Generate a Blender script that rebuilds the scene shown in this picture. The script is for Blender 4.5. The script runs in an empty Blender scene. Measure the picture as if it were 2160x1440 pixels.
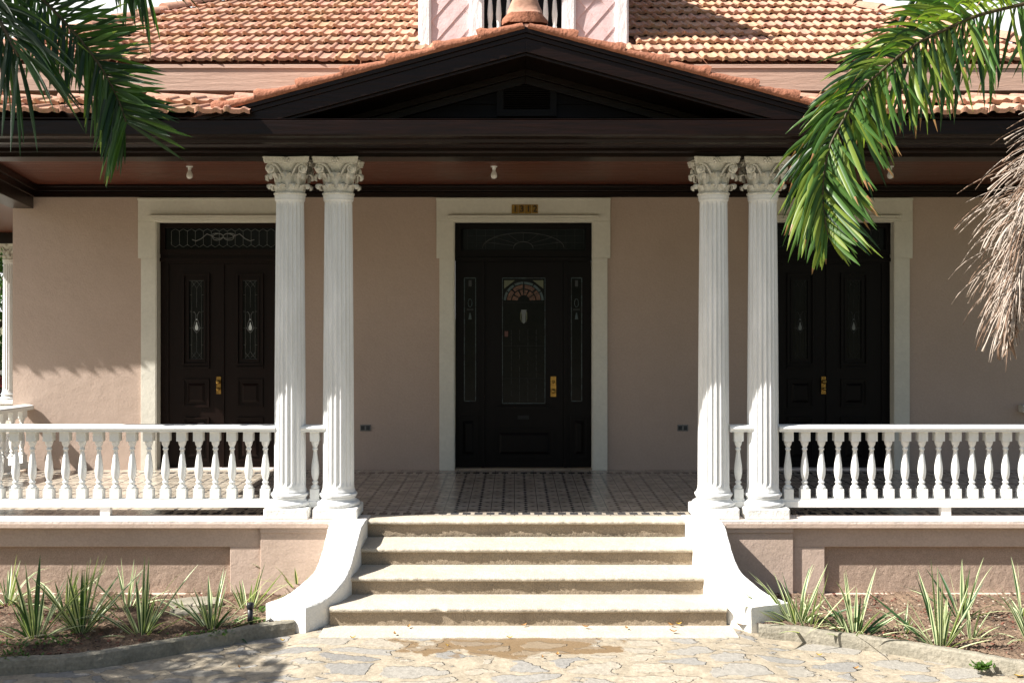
import bpy, math, random
from mathutils import Vector, Matrix
C = bpy.context.scene
col = C.collection
# ------------------------------------------------------------------ camera
F = 2300.0; CZ = 2.53; VX, VY = 1085.0, 660.0
cd = bpy.data.cameras.new("camera"); cam = bpy.data.objects.new("camera", cd); col.objects.link(cam)
cam.location = (0, 0, CZ); cam.rotation_euler = (math.radians(90), 0, 0)
cd.sensor_fit = 'HORIZONTAL'; cd.sensor_width = 36; cd.lens = F / 2160 * 36
cd.shift_x = -5 / 2160; cd.shift_y = -60 / 2160; cd.clip_end = 2000; cd.clip_start = .05
C.camera = cam
C.render.resolution_x = 1024; C.render.resolution_y = 682
# ------------------------------------------------------------------ light
SUN = Vector((-2.85, -.93, 2.92)).normalized()
w = bpy.data.worlds.new("World"); C.world = w; w.use_nodes = True
nt = w.node_tree; bg = nt.nodes['Background']
sky = nt.nodes.new('ShaderNodeTexSky'); sky.sky_type = 'NISHITA'; sky.sun_disc = False
sky.sun_elevation = math.asin(SUN.z); sky.sun_rotation = math.atan2(SUN.x, SUN.y)
sky.air_density = 1.2; sky.dust_density = 2; sky.ozone_density = 1.0
tcw = nt.nodes.new('ShaderNodeTexCoord'); cn = nt.nodes.new('ShaderNodeTexNoise'); cn.inputs['Scale'].default_value = 1.6; cn.inputs['Detail'].default_value = 7
mpw = nt.nodes.new('ShaderNodeMapping'); mpw.inputs['Scale'].default_value = (1, 1, 2.2); nt.links.new(tcw.outputs['Generated'], mpw.inputs[0]); nt.links.new(mpw.outputs[0], cn.inputs['Vector'])
spw = nt.nodes.new('ShaderNodeSeparateXYZ'); nt.links.new(tcw.outputs['Generated'], spw.inputs[0])
adw = nt.nodes.new('ShaderNodeMath'); adw.operation = 'MULTIPLY_ADD'; adw.inputs[1].default_value = .32; nt.links.new(spw.outputs[1], adw.inputs[0]); nt.links.new(cn.outputs['Fac'], adw.inputs[2])
crw = nt.nodes.new('ShaderNodeMapRange'); crw.inputs[1].default_value = .60; crw.inputs[2].default_value = .74; nt.links.new(adw.outputs[0], crw.inputs[0])
mxw = nt.nodes.new('ShaderNodeMixRGB'); mxw.inputs[2].default_value = (10, 10, 9.8, 1); nt.links.new(crw.outputs[0], mxw.inputs[0]); nt.links.new(sky.outputs[0], mxw.inputs[1])
nt.links.new(mxw.outputs[0], bg.inputs[0]); bg.inputs[1].default_value = .056
sl = bpy.data.lights.new("sun", 'SUN'); so = bpy.data.objects.new("sun", sl); col.objects.link(so)
sl.energy = 5.0; sl.angle = math.radians(.5); sl.color = (1, .965, .91)
so.rotation_euler = SUN.to_track_quat('Z', 'Y').to_euler()
C.view_settings.view_transform = 'Standard'; C.view_settings.look = 'None'
C.view_settings.exposure = 1.32; C.view_settings.gamma = 1
# ------------------------------------------------------------------ helpers
R = random.Random(7)
def P(px, py, Y): return Vector(((px - VX) * Y / F, Y, CZ - (py - VY) * Y / F))
def G(px, py, z=0.0):
    s = (py - VY) / (CZ - z); return Vector(((px - VX) / s, F / s, z))
class MB:
    def __init__(s): s.v = []; s.f = []; s.m = []; s.sm = []
    def add(s, vs, fs, m=0, sm=False):
        b = len(s.v); s.v += [tuple(q) for q in vs]
        for f in fs: s.f.append([i + b for i in f]); s.m.append(m); s.sm.append(sm)
    def box(s, x0, x1, y0, y1, z0, z1, m=0):
        s.add([(x0,y0,z0),(x1,y0,z0),(x1,y1,z0),(x0,y1,z0),(x0,y0,z1),(x1,y0,z1),(x1,y1,z1),(x0,y1,z1)],
              [(0,3,2,1),(4,5,6,7),(0,1,5,4),(1,2,6,5),(2,3,7,6),(3,0,4,7)], m)
    def obox(s, c, ax, ay, az, m=0):   # centre and three half vectors
        c = Vector(c); vs = []
        for k in (-1, 1):
            for (i, j) in ((-1,-1),(1,-1),(1,1),(-1,1)): vs.append(c + ax*i + ay*j + az*k)
        s.add(vs, [(0,3,2,1),(4,5,6,7),(0,1,5,4),(1,2,6,5),(2,3,7,6),(3,0,4,7)], m)
    def prism(s, pts, y0, y1, m=0):    # polygon in XZ extruded along Y
        n = len(pts); vs = [(x, y0, z) for x, z in pts] + [(x, y1, z) for x, z in pts]
        s.add(vs, [tuple(range(n)), tuple(range(2*n-1, n-1, -1))] + [(i, i+n, (i+1) % n + n, (i+1) % n) for i in range(n)], m)
    def extrude(s, prof, a, b, side, up, m=0):  # profile (u along side, v along up) swept from a to b
        a, b = Vector(a), Vector(b); n = len(prof)
        vs = [a + side*u + up*v for u, v in prof] + [b + side*u + up*v for u, v in prof]
        s.add(vs, [tuple(range(n)), tuple(range(2*n-1, n-1, -1))] + [(i, (i+1) % n, (i+1) % n + n, i+n) for i in range(n)], m)
    def lathe(s, prof, n=20, c=(0,0,0), m=0, sm=True, ax=None):
        vs = []; fs = []
        for r, z in prof:
            for k in range(n):
                a = 2*math.pi*k/n
                vs.append((c[0]+r*math.cos(a), c[1]+r*math.sin(a), c[2]+z) if ax is None else (c[0]+r*math.cos(a), c[1]+z*ax, c[2]+r*math.sin(a)))
        for i in range(len(prof)-1):
            for k in range(n): fs.append((i*n+k, i*n+(k+1) % n, (i+1)*n+(k+1) % n, (i+1)*n+k))
        fs.append(tuple(range(n))[::-1]); fs.append(tuple((len(prof)-1)*n+k for k in range(n)))
        s.add(vs, fs, m, sm)
    def tube(s, pts, rad, n=6, m=0, sm=True):
        pts = [Vector(p) for p in pts]; vs = []; fs = []
        for i, p in enumerate(pts):
            t = (pts[min(i+1, len(pts)-1)] - pts[max(i-1, 0)]).normalized()
            u = t.cross(Vector((.13, .3, .94))).normalized(); v = t.cross(u)
            r = rad[i] if isinstance(rad, (list, tuple)) else rad
            for k in range(n):
                a = 2*math.pi*k/n; vs.append(p + u*r*math.cos(a) + v*r*math.sin(a))
        for i in range(len(pts)-1):
            for k in range(n): fs.append((i*n+k, i*n+(k+1) % n, (i+1)*n+(k+1) % n, (i+1)*n+k))
        fs.append(tuple(range(n))[::-1]); fs.append(tuple((len(pts)-1)*n+k for k in range(n)))
        s.add(vs, fs, m, sm)
    def grid(s, rows, m=0, sm=False, closed=False):
        n = len(rows[0]); vs = [q for r in rows for q in r]; fs = []
        for i in range(len(rows)-1):
            for k in range(n if closed else n-1):
                fs.append((i*n+k, i*n+(k+1) % n, (i+1)*n+(k+1) % n, (i+1)*n+k))
        s.add(vs, fs, m, sm)
    def build(s, name, mats, parent=None, loc=None, bevel=0, fix=True):
        me = bpy.data.meshes.new(name); me.from_pydata(s.v, [], s.f)
        if not isinstance(mats, (list, tuple)): mats = [mats]
        for q in mats: me.materials.append(q)
        me.polygons.foreach_set('material_index', s.m); me.polygons.foreach_set('use_smooth', s.sm); me.update()
        if fix:
            import bmesh
            bm = bmesh.new(); bm.from_mesh(me); bmesh.ops.recalc_face_normals(bm, faces=bm.faces); bm.to_mesh(me); bm.free()
        o = bpy.data.objects.new(name, me); col.objects.link(o)
        if parent: o.parent = parent
        if loc: o.location = loc
        if bevel:
            b = o.modifiers.new('bevel', 'BEVEL'); b.width = bevel; b.segments = 2; b.limit_method = 'ANGLE'; b.angle_limit = .6
        return o
def tag(o, label=None, cat=None, group=None, kind=None):
    for k, x in (('label', label), ('category', cat), ('group', group), ('kind', kind)):
        if x: o[k] = x
    return o
def empty(name, loc=(0,0,0), rz=0, **k):
    o = bpy.data.objects.new(name, None); col.objects.link(o); o.location = loc; o.rotation_euler = (0,0,rz); o.empty_display_size = .2
    return tag(o, **k)
def kids(o): return [q for q in list(col.objects) if q.parent == o]
def copy_tree(o, parent=None):
    c = o.copy(); col.objects.link(c)
    if parent: c.parent = parent
    for ch in kids(o): copy_tree(ch, c)
    return c
# ------------------------------------------------------------------ materials
def M(name, base, rough=.6, var=None, vscale=3.0, vamt=.5, bump=0, bscale=40, spec=.4, metal=0, stretch=None, extra=None, fine=.12):
    m = bpy.data.materials.new(name); m.use_nodes = True; t = m.node_tree; N = t.nodes; L = t.links
    b = N['Principled BSDF']; b.inputs['Roughness'].default_value = rough; b.inputs['Metallic'].default_value = metal
    b.inputs['Specular IOR Level'].default_value = spec
    co = N.new('ShaderNodeTexCoord'); src = co.outputs['Object']
    if stretch:
        mp = N.new('ShaderNodeMapping'); mp.inputs['Scale'].default_value = stretch; L.new(src, mp.inputs[0]); src = mp.outputs[0]
    n1 = N.new('ShaderNodeTexNoise'); n1.inputs['Scale'].default_value = vscale; n1.inputs['Detail'].default_value = 8; n1.inputs['Roughness'].default_value = .65
    L.new(src, n1.inputs['Vector'])
    rp = N.new('ShaderNodeValToRGB'); rp.color_ramp.elements[0].position = .5-vamt*.25; rp.color_ramp.elements[1].position = .5+vamt*.25+.1
    v = var or tuple(c*.8 for c in base)
    rp.color_ramp.elements[0].color = (*v, 1); rp.color_ramp.elements[1].color = (*base, 1)
    L.new(n1.outputs['Fac'], rp.inputs[0]); out = rp.outputs[0]
    n2 = N.new('ShaderNodeTexNoise'); n2.inputs['Scale'].default_value = bscale; n2.inputs['Detail'].default_value = 6
    L.new(src, n2.inputs['Vector'])
    if fine:
        mx = N.new('ShaderNodeMixRGB'); mx.blend_type = 'MULTIPLY'; mx.inputs[0].default_value = 1
        mr = N.new('ShaderNodeMapRange'); mr.inputs[1].default_value = .3; mr.inputs[2].default_value = .7; mr.inputs[3].default_value = 1-fine; mr.inputs[4].default_value = 1+fine
        L.new(n2.outputs['Fac'], mr.inputs[0]); L.new(out, mx.inputs[1]); L.new(mr.outputs[0], mx.inputs[2]); out = mx.outputs[0]
    L.new(out, b.inputs['Base Color'])
    if bump:
        bp = N.new('ShaderNodeBump'); bp.inputs['Strength'].default_value = 1; bp.inputs['Distance'].default_value = bump
        ad = N.new('ShaderNodeMath'); ad.operation = 'ADD'; n3 = N.new('ShaderNodeTexNoise'); n3.inputs['Scale'].default_value = bscale*.14; n3.inputs['Detail'].default_value = 3
        mu = N.new('ShaderNodeMath'); mu.operation = 'MULTIPLY'; mu.inputs[1].default_value = 2.5
        L.new(src, n3.inputs['Vector']); L.new(n3.outputs['Fac'], mu.inputs[0]); L.new(mu.outputs[0], ad.inputs[0]); L.new(n2.outputs['Fac'], ad.inputs[1])
        L.new(ad.outputs[0], bp.inputs['Height']); L.new(bp.outputs[0], b.inputs['Normal'])
    m['_b'] = 0
    return m
pink = M('pink_stucco', (.48,.37,.305), .85, (.40,.305,.245), .9, 1.1, .0025, 45, spec=.2, fine=.05)
pink2 = M('pink_plinth_stucco', (.545,.42,.345), .85, (.44,.335,.265), 1.8, 1.0, .0022, 60, spec=.2, fine=.08)
pinkrough = M('rough_pink_render', (.42,.31,.24), .9, (.34,.25,.19), 5, .9, .003, 110, spec=.15, fine=.2)
white = M('white_paint', (.80,.80,.77), .45, (.70,.70,.67), 4, .6, .0015, 60, fine=.03)
whitestone = M('white_painted_masonry', (.80,.79,.75), .7, (.68,.66,.61), 3, .6, .004, 70, fine=.05)
trim = M('cream_door_trim', (.66,.63,.54), .6, (.58,.55,.47), 2, .7, .002, 30, fine=.04)
capm = M('weathered_capital_stone', (.78,.76,.70), .8, (.52,.50,.43), 14, .9, .003, 80, fine=.15)
colm = M('fluted_column_paint', (.80,.80,.79), .5, (.60,.60,.58), 1, .8, .002, 40, stretch=(9,9,1.2), fine=.05)
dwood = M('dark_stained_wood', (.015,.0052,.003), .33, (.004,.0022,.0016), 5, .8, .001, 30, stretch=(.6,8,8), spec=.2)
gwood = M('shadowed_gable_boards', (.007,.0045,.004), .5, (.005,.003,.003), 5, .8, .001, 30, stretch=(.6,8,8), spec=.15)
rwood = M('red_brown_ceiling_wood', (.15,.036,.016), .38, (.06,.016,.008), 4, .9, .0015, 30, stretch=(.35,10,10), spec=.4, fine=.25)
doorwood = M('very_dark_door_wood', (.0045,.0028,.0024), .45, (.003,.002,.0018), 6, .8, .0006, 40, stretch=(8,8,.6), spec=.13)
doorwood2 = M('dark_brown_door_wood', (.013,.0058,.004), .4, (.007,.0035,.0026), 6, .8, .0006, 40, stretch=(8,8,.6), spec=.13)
peach = M('faded_pink_boards', (.56,.37,.28), .7, (.48,.30,.22), 3, .8, .002, 30, stretch=(.5,6,6), fine=.1)
shing = M('pale_pink_shingle', (.66,.50,.49), .7, (.58,.43,.42), 6, .6, .003, 50, fine=.05)
peel = M('peeling_white_paint', (.82,.80,.79), .6, (.74,.71,.70), 5, .7, .004, 60, stretch=(3,3,.8), fine=.1)
brass = M('tarnished_brass', (.45,.27,.06), .32, (.20,.11,.03), 20, .8, .0005, 80, metal=.8)
digitm = M('black_enamel', (.01,.009,.007), .5)
glassd = M('dark_window_glass', (.010,.011,.0105), .15, (.006,.007,.007), 8, .6, .0006, 18, spec=.1)
lead = M('grey_lead_came', (.2,.205,.2), .5, (.14,.145,.14), 30, .8)
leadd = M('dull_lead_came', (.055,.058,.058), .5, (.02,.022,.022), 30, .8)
jewel = M('pale_frosted_glass', (.62,.66,.66), .25, (.5,.54,.55), 30, .7)
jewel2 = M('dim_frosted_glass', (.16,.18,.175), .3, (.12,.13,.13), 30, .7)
teal = M('dull_teal_glass', (.075,.11,.11), .3, (.02,.035,.04), 40, .9, .002, 60)
amber = M('amber_glass', (.20,.085,.045), .25, (.03,.012,.008), 35, .9, .002, 60)
olive = M('olive_glass', (.10,.105,.06), .3, (.09,.10,.05), 30, .8)
blackp = M('black_plastic', (.012,.013,.016), .4)
grey = M('grey_steel_box', (.25,.24,.22), .5, (.16,.15,.14), 20, .8)
bulbm = M('frosted_bulb_glass', (.75,.72,.66), .25)
straw = M('dead_palm_straw', (.30,.20,.14), .7, (.14,.085,.055), 9, .9, fine=.2)
bark = M('palm_trunk_bark', (.16,.11,.075), .9, (.08,.055,.04), 12, .9, .01, 30)
ribm = M('frond_rib', (.07,.065,.02), .6, (.05,.03,.015), 10, .9)
kerbm = M('weathered_kerb_concrete', (.36,.32,.25), .9, (.13,.12,.09), 3.2, 1.0, .008, 45, fine=.2)
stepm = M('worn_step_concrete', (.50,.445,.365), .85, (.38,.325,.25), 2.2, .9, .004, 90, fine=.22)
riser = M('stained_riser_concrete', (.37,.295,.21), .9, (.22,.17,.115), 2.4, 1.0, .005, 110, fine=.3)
coping = M('white_ledge_paint', (.74,.68,.62), .7, (.62,.52,.46), 5, .8, .004, 60, fine=.08)
redp = M('red_paint', (.35,.02,.02), .4)
rubber = M('dark_rubber', (.015,.015,.015), .8)
dry = M('dry_leaf', (.38,.22,.06), .7, (.25,.10,.03), 40, .8)

def leafmat(name, base, var, trans=.35, rough=.43, vs=3.0):
    m = M(name, base, rough, var, vs, 1.0, spec=.34, fine=0); t = m.node_tree; N = t.nodes; L = t.links
    b = N['Principled BSDF']; out = N['Material Output']; tr = N.new('ShaderNodeBsdfTranslucent'); mx = N.new('ShaderNodeMixShader')
    src = b.inputs['Base Color'].links[0].from_socket
    mu = N.new('ShaderNodeMixRGB'); mu.blend_type = 'MULTIPLY'; mu.inputs[0].default_value = 1; mu.inputs[2].default_value = (1.5,1.7,.6,1)
    L.new(src, mu.inputs[1]); L.new(mu.outputs[0], tr.inputs[0]); mx.inputs[0].default_value = trans
    L.new(b.outputs[0], mx.inputs[1]); L.new(tr.outputs[0], mx.inputs[2]); L.new(mx.outputs[0], out.inputs['Surface'])
    return m
leafA = leafmat('palm_leaf_green', (.085,.16,.03), (.035,.09,.02), .3)
leafB = leafmat('palm_leaf_yellow_green', (.24,.28,.05), (.11,.18,.03), .35)
leafC = leafmat('palm_leaf_dark', (.02,.05,.014), (.01,.028,.01), .28)
leafD = leafmat('palm_leaf_shaded', (.05,.105,.02), (.02,.055,.014), .4)
leafT = leafmat('palm_leaf_brown_tip', (.28,.16,.06), (.2,.1,.04), .2)
vg = leafmat('lily_blade_green', (.05,.105,.035), (.03,.07,.025), .25)
vc = leafmat('lily_blade_cream', (.62,.64,.40), (.44,.49,.27), .2)
treem = leafmat('tree_leaf', (.06,.13,.02), (.02,.06,.01), .3)
weedm = leafmat('weed_leaf', (.09,.17,.03), (.05,.10,.02), .3)

# roof tile clay: hue varies tile to tile, mossy lower lip through noise
def claymat(name, mossy=True):
    m = M(name, (.47,.27,.185), .85, (.37,.205,.135), 2.5, 1.0, .003, 60, spec=.15, fine=.12); t = m.node_tree; N = t.nodes; L = t.links
    b = N['Principled BSDF']; src = b.inputs['Base Color'].links[0].from_socket
    at = N.new('ShaderNodeAttribute'); at.attribute_name = 'tint'
    mx = N.new('ShaderNodeMixRGB'); mx.blend_type = 'MULTIPLY'; mx.inputs[0].default_value = 1
    L.new(src, mx.inputs[1]); L.new(at.outputs['Color'], mx.inputs[2]); L.new(mx.outputs[0], b.inputs['Base Color'])
    return m
clay = claymat('terracotta_tile')
claym = M('terracotta_mortar', (.33,.135,.08), .9, (.24,.10,.06), 6, .9, .012, 40, spec=.15, fine=.15)
clayp = M('pale_terracotta_ridge', (.46,.27,.195), .85, (.36,.20,.14), 5, .9, .004, 40, spec=.15, fine=.1)

# patterned cement tiles of the porch floor
def tilemat():
    m = bpy.data.materials.new('patterned_cement_tile'); m.use_nodes = True; t = m.node_tree; N = t.nodes; L = t.links; b = N['Principled BSDF']
    co = N.new('ShaderNodeTexCoord'); sp = N.new('ShaderNodeSeparateXYZ'); L.new(co.outputs['Object'], sp.inputs[0])
    T = .2262
    def ma(op, a, bb=None, c=None):
        n = N.new('ShaderNodeMath'); n.operation = op
        for i, x in enumerate((a, bb, c)):
            if x is None: continue
            if isinstance(x, (int, float)): n.inputs[i].default_value = x
            else: L.new(x, n.inputs[i])
        return n.outputs[0]
    u = ma('FRACT', ma('ADD', ma('DIVIDE', sp.outputs[0], T), 100.0)); v = ma('FRACT', ma('ADD', ma('DIVIDE', ma('SUBTRACT', sp.outputs[1], 10.28), T), 100.0))
    du = ma('ABSOLUTE', ma('SUBTRACT', u, .5)); dv = ma('ABSOLUTE', ma('SUBTRACT', v, .5))
    seam = ma('MAXIMUM', ma('GREATER_THAN', du, .487), ma('GREATER_THAN', dv, .487))
    # four small lozenge arms meeting at the tile corners and a cross in the middle
    cu = ma('SUBTRACT', .5, du); cv = ma('SUBTRACT', .5, dv)
    arm = ma('MULTIPLY', ma('LESS_THAN', ma('ADD', ma('MULTIPLY', ma('ABSOLUTE', ma('SUBTRACT', cv, .0)), 1.0), ma('MULTIPLY', ma('ABSOLUTE', ma('SUBTRACT', cu, .2)), .55)), .085), ma('LESS_THAN', ma('ABSOLUTE', ma('SUBTRACT', cu, .2)), .15))
    arm2 = ma('LESS_THAN', ma('ADD', ma('MULTIPLY', dv, 1.0), ma('MULTIPLY', ma('ABSOLUTE', ma('SUBTRACT', cu, .22)), .55)), .06)
    cr = ma('LESS_THAN', ma('ADD', ma('MULTIPLY', du, 1.0), ma('MULTIPLY', ma('ABSOLUTE', ma('SUBTRACT', cv, .28)), .5)), .10)
    pat = ma('MAXIMUM', arm, cr)
    # inside border rows
    ed = ma('MULTIPLY', ma('GREATER_THAN', sp.outputs[1], 10.40), ma('LESS_THAN', sp.outputs[1], 12.92))
    bandA = ma('LESS_THAN', ma('ABSOLUTE', ma('SUBTRACT', sp.outputs[1], 10.345)), .055)
    bandB = ma('LESS_THAN', ma('ABSOLUTE', ma('SUBTRACT', sp.outputs[1], 12.975)), .055)
    band = ma('MAXIMUM', bandA, bandB)
    ub = ma('FRACT', ma('ADD', ma('MULTIPLY', u, 2.0), .0))
    bd = ma('MULTIPLY', band, ma('GREATER_THAN', ma('ABSOLUTE', ma('SUBTRACT', ub, .5)), .16))
    dark = ma('MAXIMUM', ma('MULTIPLY', pat, ed), bd)
    no = N.new('ShaderNodeTexNoise'); no.inputs['Scale'].default_value = 5; no.inputs['Detail'].default_value = 8; L.new(co.outputs['Object'], no.inputs[0])
    cr0 = N.new('ShaderNodeValToRGB'); cr0.color_ramp.elements[0].color = (.33,.28,.22,1); cr0.color_ramp.elements[1].color = (.48,.42,.34,1)
    cr0.color_ramp.elements[0].position = .35; cr0.color_ramp.elements[1].position = .65; L.new(no.outputs['Fac'], cr0.inputs[0])
    m1 = N.new('ShaderNodeMixRGB'); L.new(dark, m1.inputs[0]); L.new(cr0.outputs[0], m1.inputs[1]); m1.inputs[2].default_value = (.05,.05,.055,1)
    m2 = N.new('ShaderNodeMixRGB'); L.new(seam, m2.inputs[0]); L.new(m1.outputs[0], m2.inputs[1]); m2.inputs[2].default_value = (.07,.06,.055,1)
    L.new(m2.outputs[0], b.inputs['Base Color']); b.inputs['Roughness'].default_value = .2; b.inputs['Specular IOR Level'].default_value = .5
    rr = N.new('ShaderNodeMapRange'); rr.inputs[3].default_value = .12; rr.inputs[4].default_value = .32; L.new(no.outputs['Fac'], rr.inputs[0]); L.new(rr.outputs[0], b.inputs['Roughness'])
    return m
tilem = tilemat()

def stonemat():
    m = bpy.data.materials.new('irregular_flagstone'); m.use_nodes = True; t = m.node_tree; N = t.nodes; L = t.links; b = N['Principled BSDF']
    co = N.new('ShaderNodeTexCoord'); mp = N.new('ShaderNodeMapping'); mp.inputs['Scale'].default_value = (.95, 1.75, 1); L.new(co.outputs['Object'], mp.inputs[0])
    nz = N.new('ShaderNodeTexNoise'); nz.inputs['Scale'].default_value = 3; nz.inputs['Detail'].default_value = 5; L.new(mp.outputs[0], nz.inputs[0])
    mix = N.new('ShaderNodeMixRGB'); mix.blend_type = 'ADD'; mix.inputs[0].default_value = .22; L.new(mp.outputs[0], mix.inputs[1]); L.new(nz.outputs['Color'], mix.inputs[2])
    vo = N.new('ShaderNodeTexVoronoi'); vo.feature = 'DISTANCE_TO_EDGE'; vo.inputs['Scale'].default_value = 2.7; L.new(mix.outputs[0], vo.inputs['Vector'])
    vc_ = N.new('ShaderNodeTexVoronoi'); vc_.inputs['Scale'].default_value = 2.7; L.new(mix.outputs[0], vc_.inputs['Vector'])
    n2 = N.new('ShaderNodeTexNoise'); n2.inputs['Scale'].default_value = 7; n2.inputs['Detail'].default_value = 8; L.new(co.outputs['Object'], n2.inputs[0])
    # mortar width varies along the joints
    th = N.new('ShaderNodeMapRange'); th.inputs[1].default_value = .35; th.inputs[2].default_value = .65; th.inputs[3].default_value = .03; th.inputs[4].default_value = .22; L.new(n2.outputs['Fac'], th.inputs[0])
    sb = N.new('ShaderNodeMath'); sb.operation = 'SUBTRACT'; L.new(vo.outputs['Distance'], sb.inputs[0]); L.new(th.outputs[0], sb.inputs[1])
    ms = N.new('ShaderNodeMapRange'); ms.inputs[1].default_value = 0; ms.inputs[2].default_value = .03; L.new(sb.outputs[0], ms.inputs[0])
    sx = N.new('ShaderNodeSeparateColor'); L.new(vc_.outputs['Color'], sx.inputs[0])
    r1 = N.new('ShaderNodeValToRGB'); e = r1.color_ramp.elements; e[0].color = (.20,.19,.175,1); e[1].color = (.35,.30,.23,1); e.new(.35).color = (.26,.245,.22,1); e.new(.7).color = (.30,.27,.22,1); L.new(sx.outputs[0], r1.inputs[0])
    n3 = N.new('ShaderNodeTexNoise'); n3.inputs['Scale'].default_value = 30; n3.inputs['Detail'].default_value = 8; n3.inputs['Roughness'].default_value = .7; L.new(co.outputs['Object'], n3.inputs[0])
    sc = N.new('ShaderNodeMapRange'); sc.inputs[1].default_value = .3; sc.inputs[2].default_value = .7; sc.inputs[3].default_value = .7; sc.inputs[4].default_value = 1.25; L.new(n3.outputs['Fac'], sc.inputs[0])
    r2 = N.new('ShaderNodeValToRGB'); r2.color_ramp.elements[0].color = (.24,.20,.145,1); r2.color_ramp.elements[1].color = (.37,.315,.235,1); r2.color_ramp.elements[0].position = .3; r2.color_ramp.elements[1].position = .7; L.new(n2.outputs['Fac'], r2.inputs[0])
    mm = N.new('ShaderNodeMixRGB'); L.new(ms.outputs[0], mm.inputs[0]); L.new(r2.outputs[0], mm.inputs[1]); L.new(r1.outputs[0], mm.inputs[2])
    mu = N.new('ShaderNodeMixRGB'); mu.blend_type = 'MULTIPLY'; mu.inputs[0].default_value = 1; L.new(mm.outputs[0], mu.inputs[1]); L.new(sc.outputs[0], mu.inputs[2])
    so_ = N.new('ShaderNodeSeparateXYZ'); L.new(co.outputs['Object'], so_.inputs[0])
    def ma(op, a, bb=None, c=None):
        n = N.new('ShaderNodeMath'); n.operation = op
        for i, x in enumerate((a, bb, c)):
            if x is None: continue
            if isinstance(x, (int, float)): n.inputs[i].default_value = x
            else: L.new(x, n.inputs[i])
        return n.outputs[0]
    nw = N.new('ShaderNodeTexNoise'); nw.inputs['Scale'].default_value = 3.2; nw.inputs['Detail'].default_value = 9; L.new(co.outputs['Object'], nw.inputs[0])
    ex = ma('POWER', ma('ABSOLUTE', ma('DIVIDE', ma('SUBTRACT', so_.outputs[0], .0), .84)), 2.0); ey = ma('POWER', ma('ABSOLUTE', ma('DIVIDE', ma('SUBTRACT', so_.outputs[1], 8.33), .36)), 2.0)
    dd = ma('ADD', ma('ADD', ex, ey), ma('MULTIPLY', ma('SUBTRACT', nw.outputs['Fac'], .5), 4.2)); wet = N.new('ShaderNodeMapRange'); wet.inputs[1].default_value = 1.05; wet.inputs[2].default_value = .92; L.new(dd, wet.inputs[0])
    wm = ma('MULTIPLY', wet.outputs[0], ma('SUBTRACT', 1.0, ma('MULTIPLY', ms.outputs[0], .35)))
    wc = N.new('ShaderNodeMixRGB'); wc.inputs[2].default_value = (.20,.135,.075,1); L.new(wm, wc.inputs[0]); L.new(mu.outputs[0], wc.inputs[1])
    L.new(wc.outputs[0], b.inputs['Base Color']); L.new(ma('SUBTRACT', .78, ma('MULTIPLY', wet.outputs[0], .5)), b.inputs['Roughness']); b.inputs['Specular IOR Level'].default_value = .3
    ad = N.new('ShaderNodeMath'); ad.operation = 'MULTIPLY_ADD'; ad.inputs[1].default_value = .5; L.new(n3.outputs['Fac'], ad.inputs[0]); L.new(ms.outputs[0], ad.inputs[2])
    bp = N.new('ShaderNodeBump'); bp.inputs['Distance'].default_value = .012; L.new(ad.outputs[0], bp.inputs['Height']); L.new(bp.outputs[0], b.inputs['Normal'])
    return m
stone = stonemat()
soil = M('garden_soil', (.27,.19,.13), .95, (.07,.045,.033), 2.2, 1.0, .02, 40, spec=.1, fine=.4)
grassy = M('lawn_and_earth', (.10,.12,.05), .95, (.12,.09,.05), .6, 1, .02, 12, fine=.3)
puddlem = M('wet_sand_puddle', (.17,.115,.065), .12, (.13,.085,.05), 6, 1, spec=.5)

# ------------------------------------------------------------------ setting: ground, path, beds
b = MB(); S = 500
b.add([(-S,-S,-.16),(S,-S,-.16),(S,S,-.16),(-S,S,-.16)], [(0,1,2,3)])
tag(b.build('ground', grassy, fix=False), kind='structure')
# kerb curves: points along the front foot of the kerbs
def cat(pts, n=8):
    out = []; q = [pts[0]*2-pts[1]] + pts + [pts[-1]*2-pts[-2]]
    for i in range(1, len(q)-2):
        for k in range(n):
            t = k/n; a, bb, c, d = q[i-1], q[i], q[i+1], q[i+2]
            out.append(.5*((2*bb)+(c-a)*t+(2*a-5*bb+4*c-d)*t*t+(3*bb-a-3*c+d)*t**3))
    out.append(pts[-1]); return out
KL = cat([G(-620,1500,0), G(-250,1448,0), G(0,1424,0), G(200,1408,0), G(400,1374,0), G(530,1350,0), G(622,1338,0)])
KR = cat([G(1600,1346,0), G(1680,1352,0), G(1850,1374,0), G(2000,1400,0), G(2160,1428,0), G(2400,1462,0), G(2900,1530,0)])
def kerb(path, h, wd, name, label, s0=0):
    b = MB(); rows = []; rr = random.Random(len(path)+int(h*1000)); n = len(path)
    path2 = []
    for i in range(n-1):
        kk = max(1, round((path[i+1]-path[i]).length/.045)) 
        for k in range(kk): path2.append(path[i].lerp(path[i+1], k/kk))
    path2.append(path[-1]); path = path2; n = len(path)
    for i, p in enumerate(path):
        t = (path[min(i+1,n-1)]-path[max(i-1,0)]).normalized(); nrm = Vector((-t.y, t.x, 0))
        j = lambda a: rr.uniform(-a, a)
        hh = h + .004*math.sin(i*.23) + j(.002)
        rows.append([p+Vector((0,0,-.25)), p+Vector((0,0,hh*.5))+nrm*j(.002), p+nrm*(.008+j(.0015))+Vector((0,0,hh-.012)), p+nrm*(.025+j(.0015))+Vector((0,0,hh)),
                     p+nrm*(wd-.02)+Vector((0,0,hh+j(.004))), p+nrm*(wd+j(.006))+Vector((0,0,hh-.015)), p+nrm*wd+Vector((0,0,-.25))])
    b.grid(rows, sm=False); b.add(rows[0], [tuple(range(7))]); b.add(rows[-1], [tuple(range(7))])
    return tag(b.build(name, kerbm), label, 'kerb')
kerb(KL, .105, .09, 'garden_kerb', 'dark stained low concrete kerb in front of the left flower bed')
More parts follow.
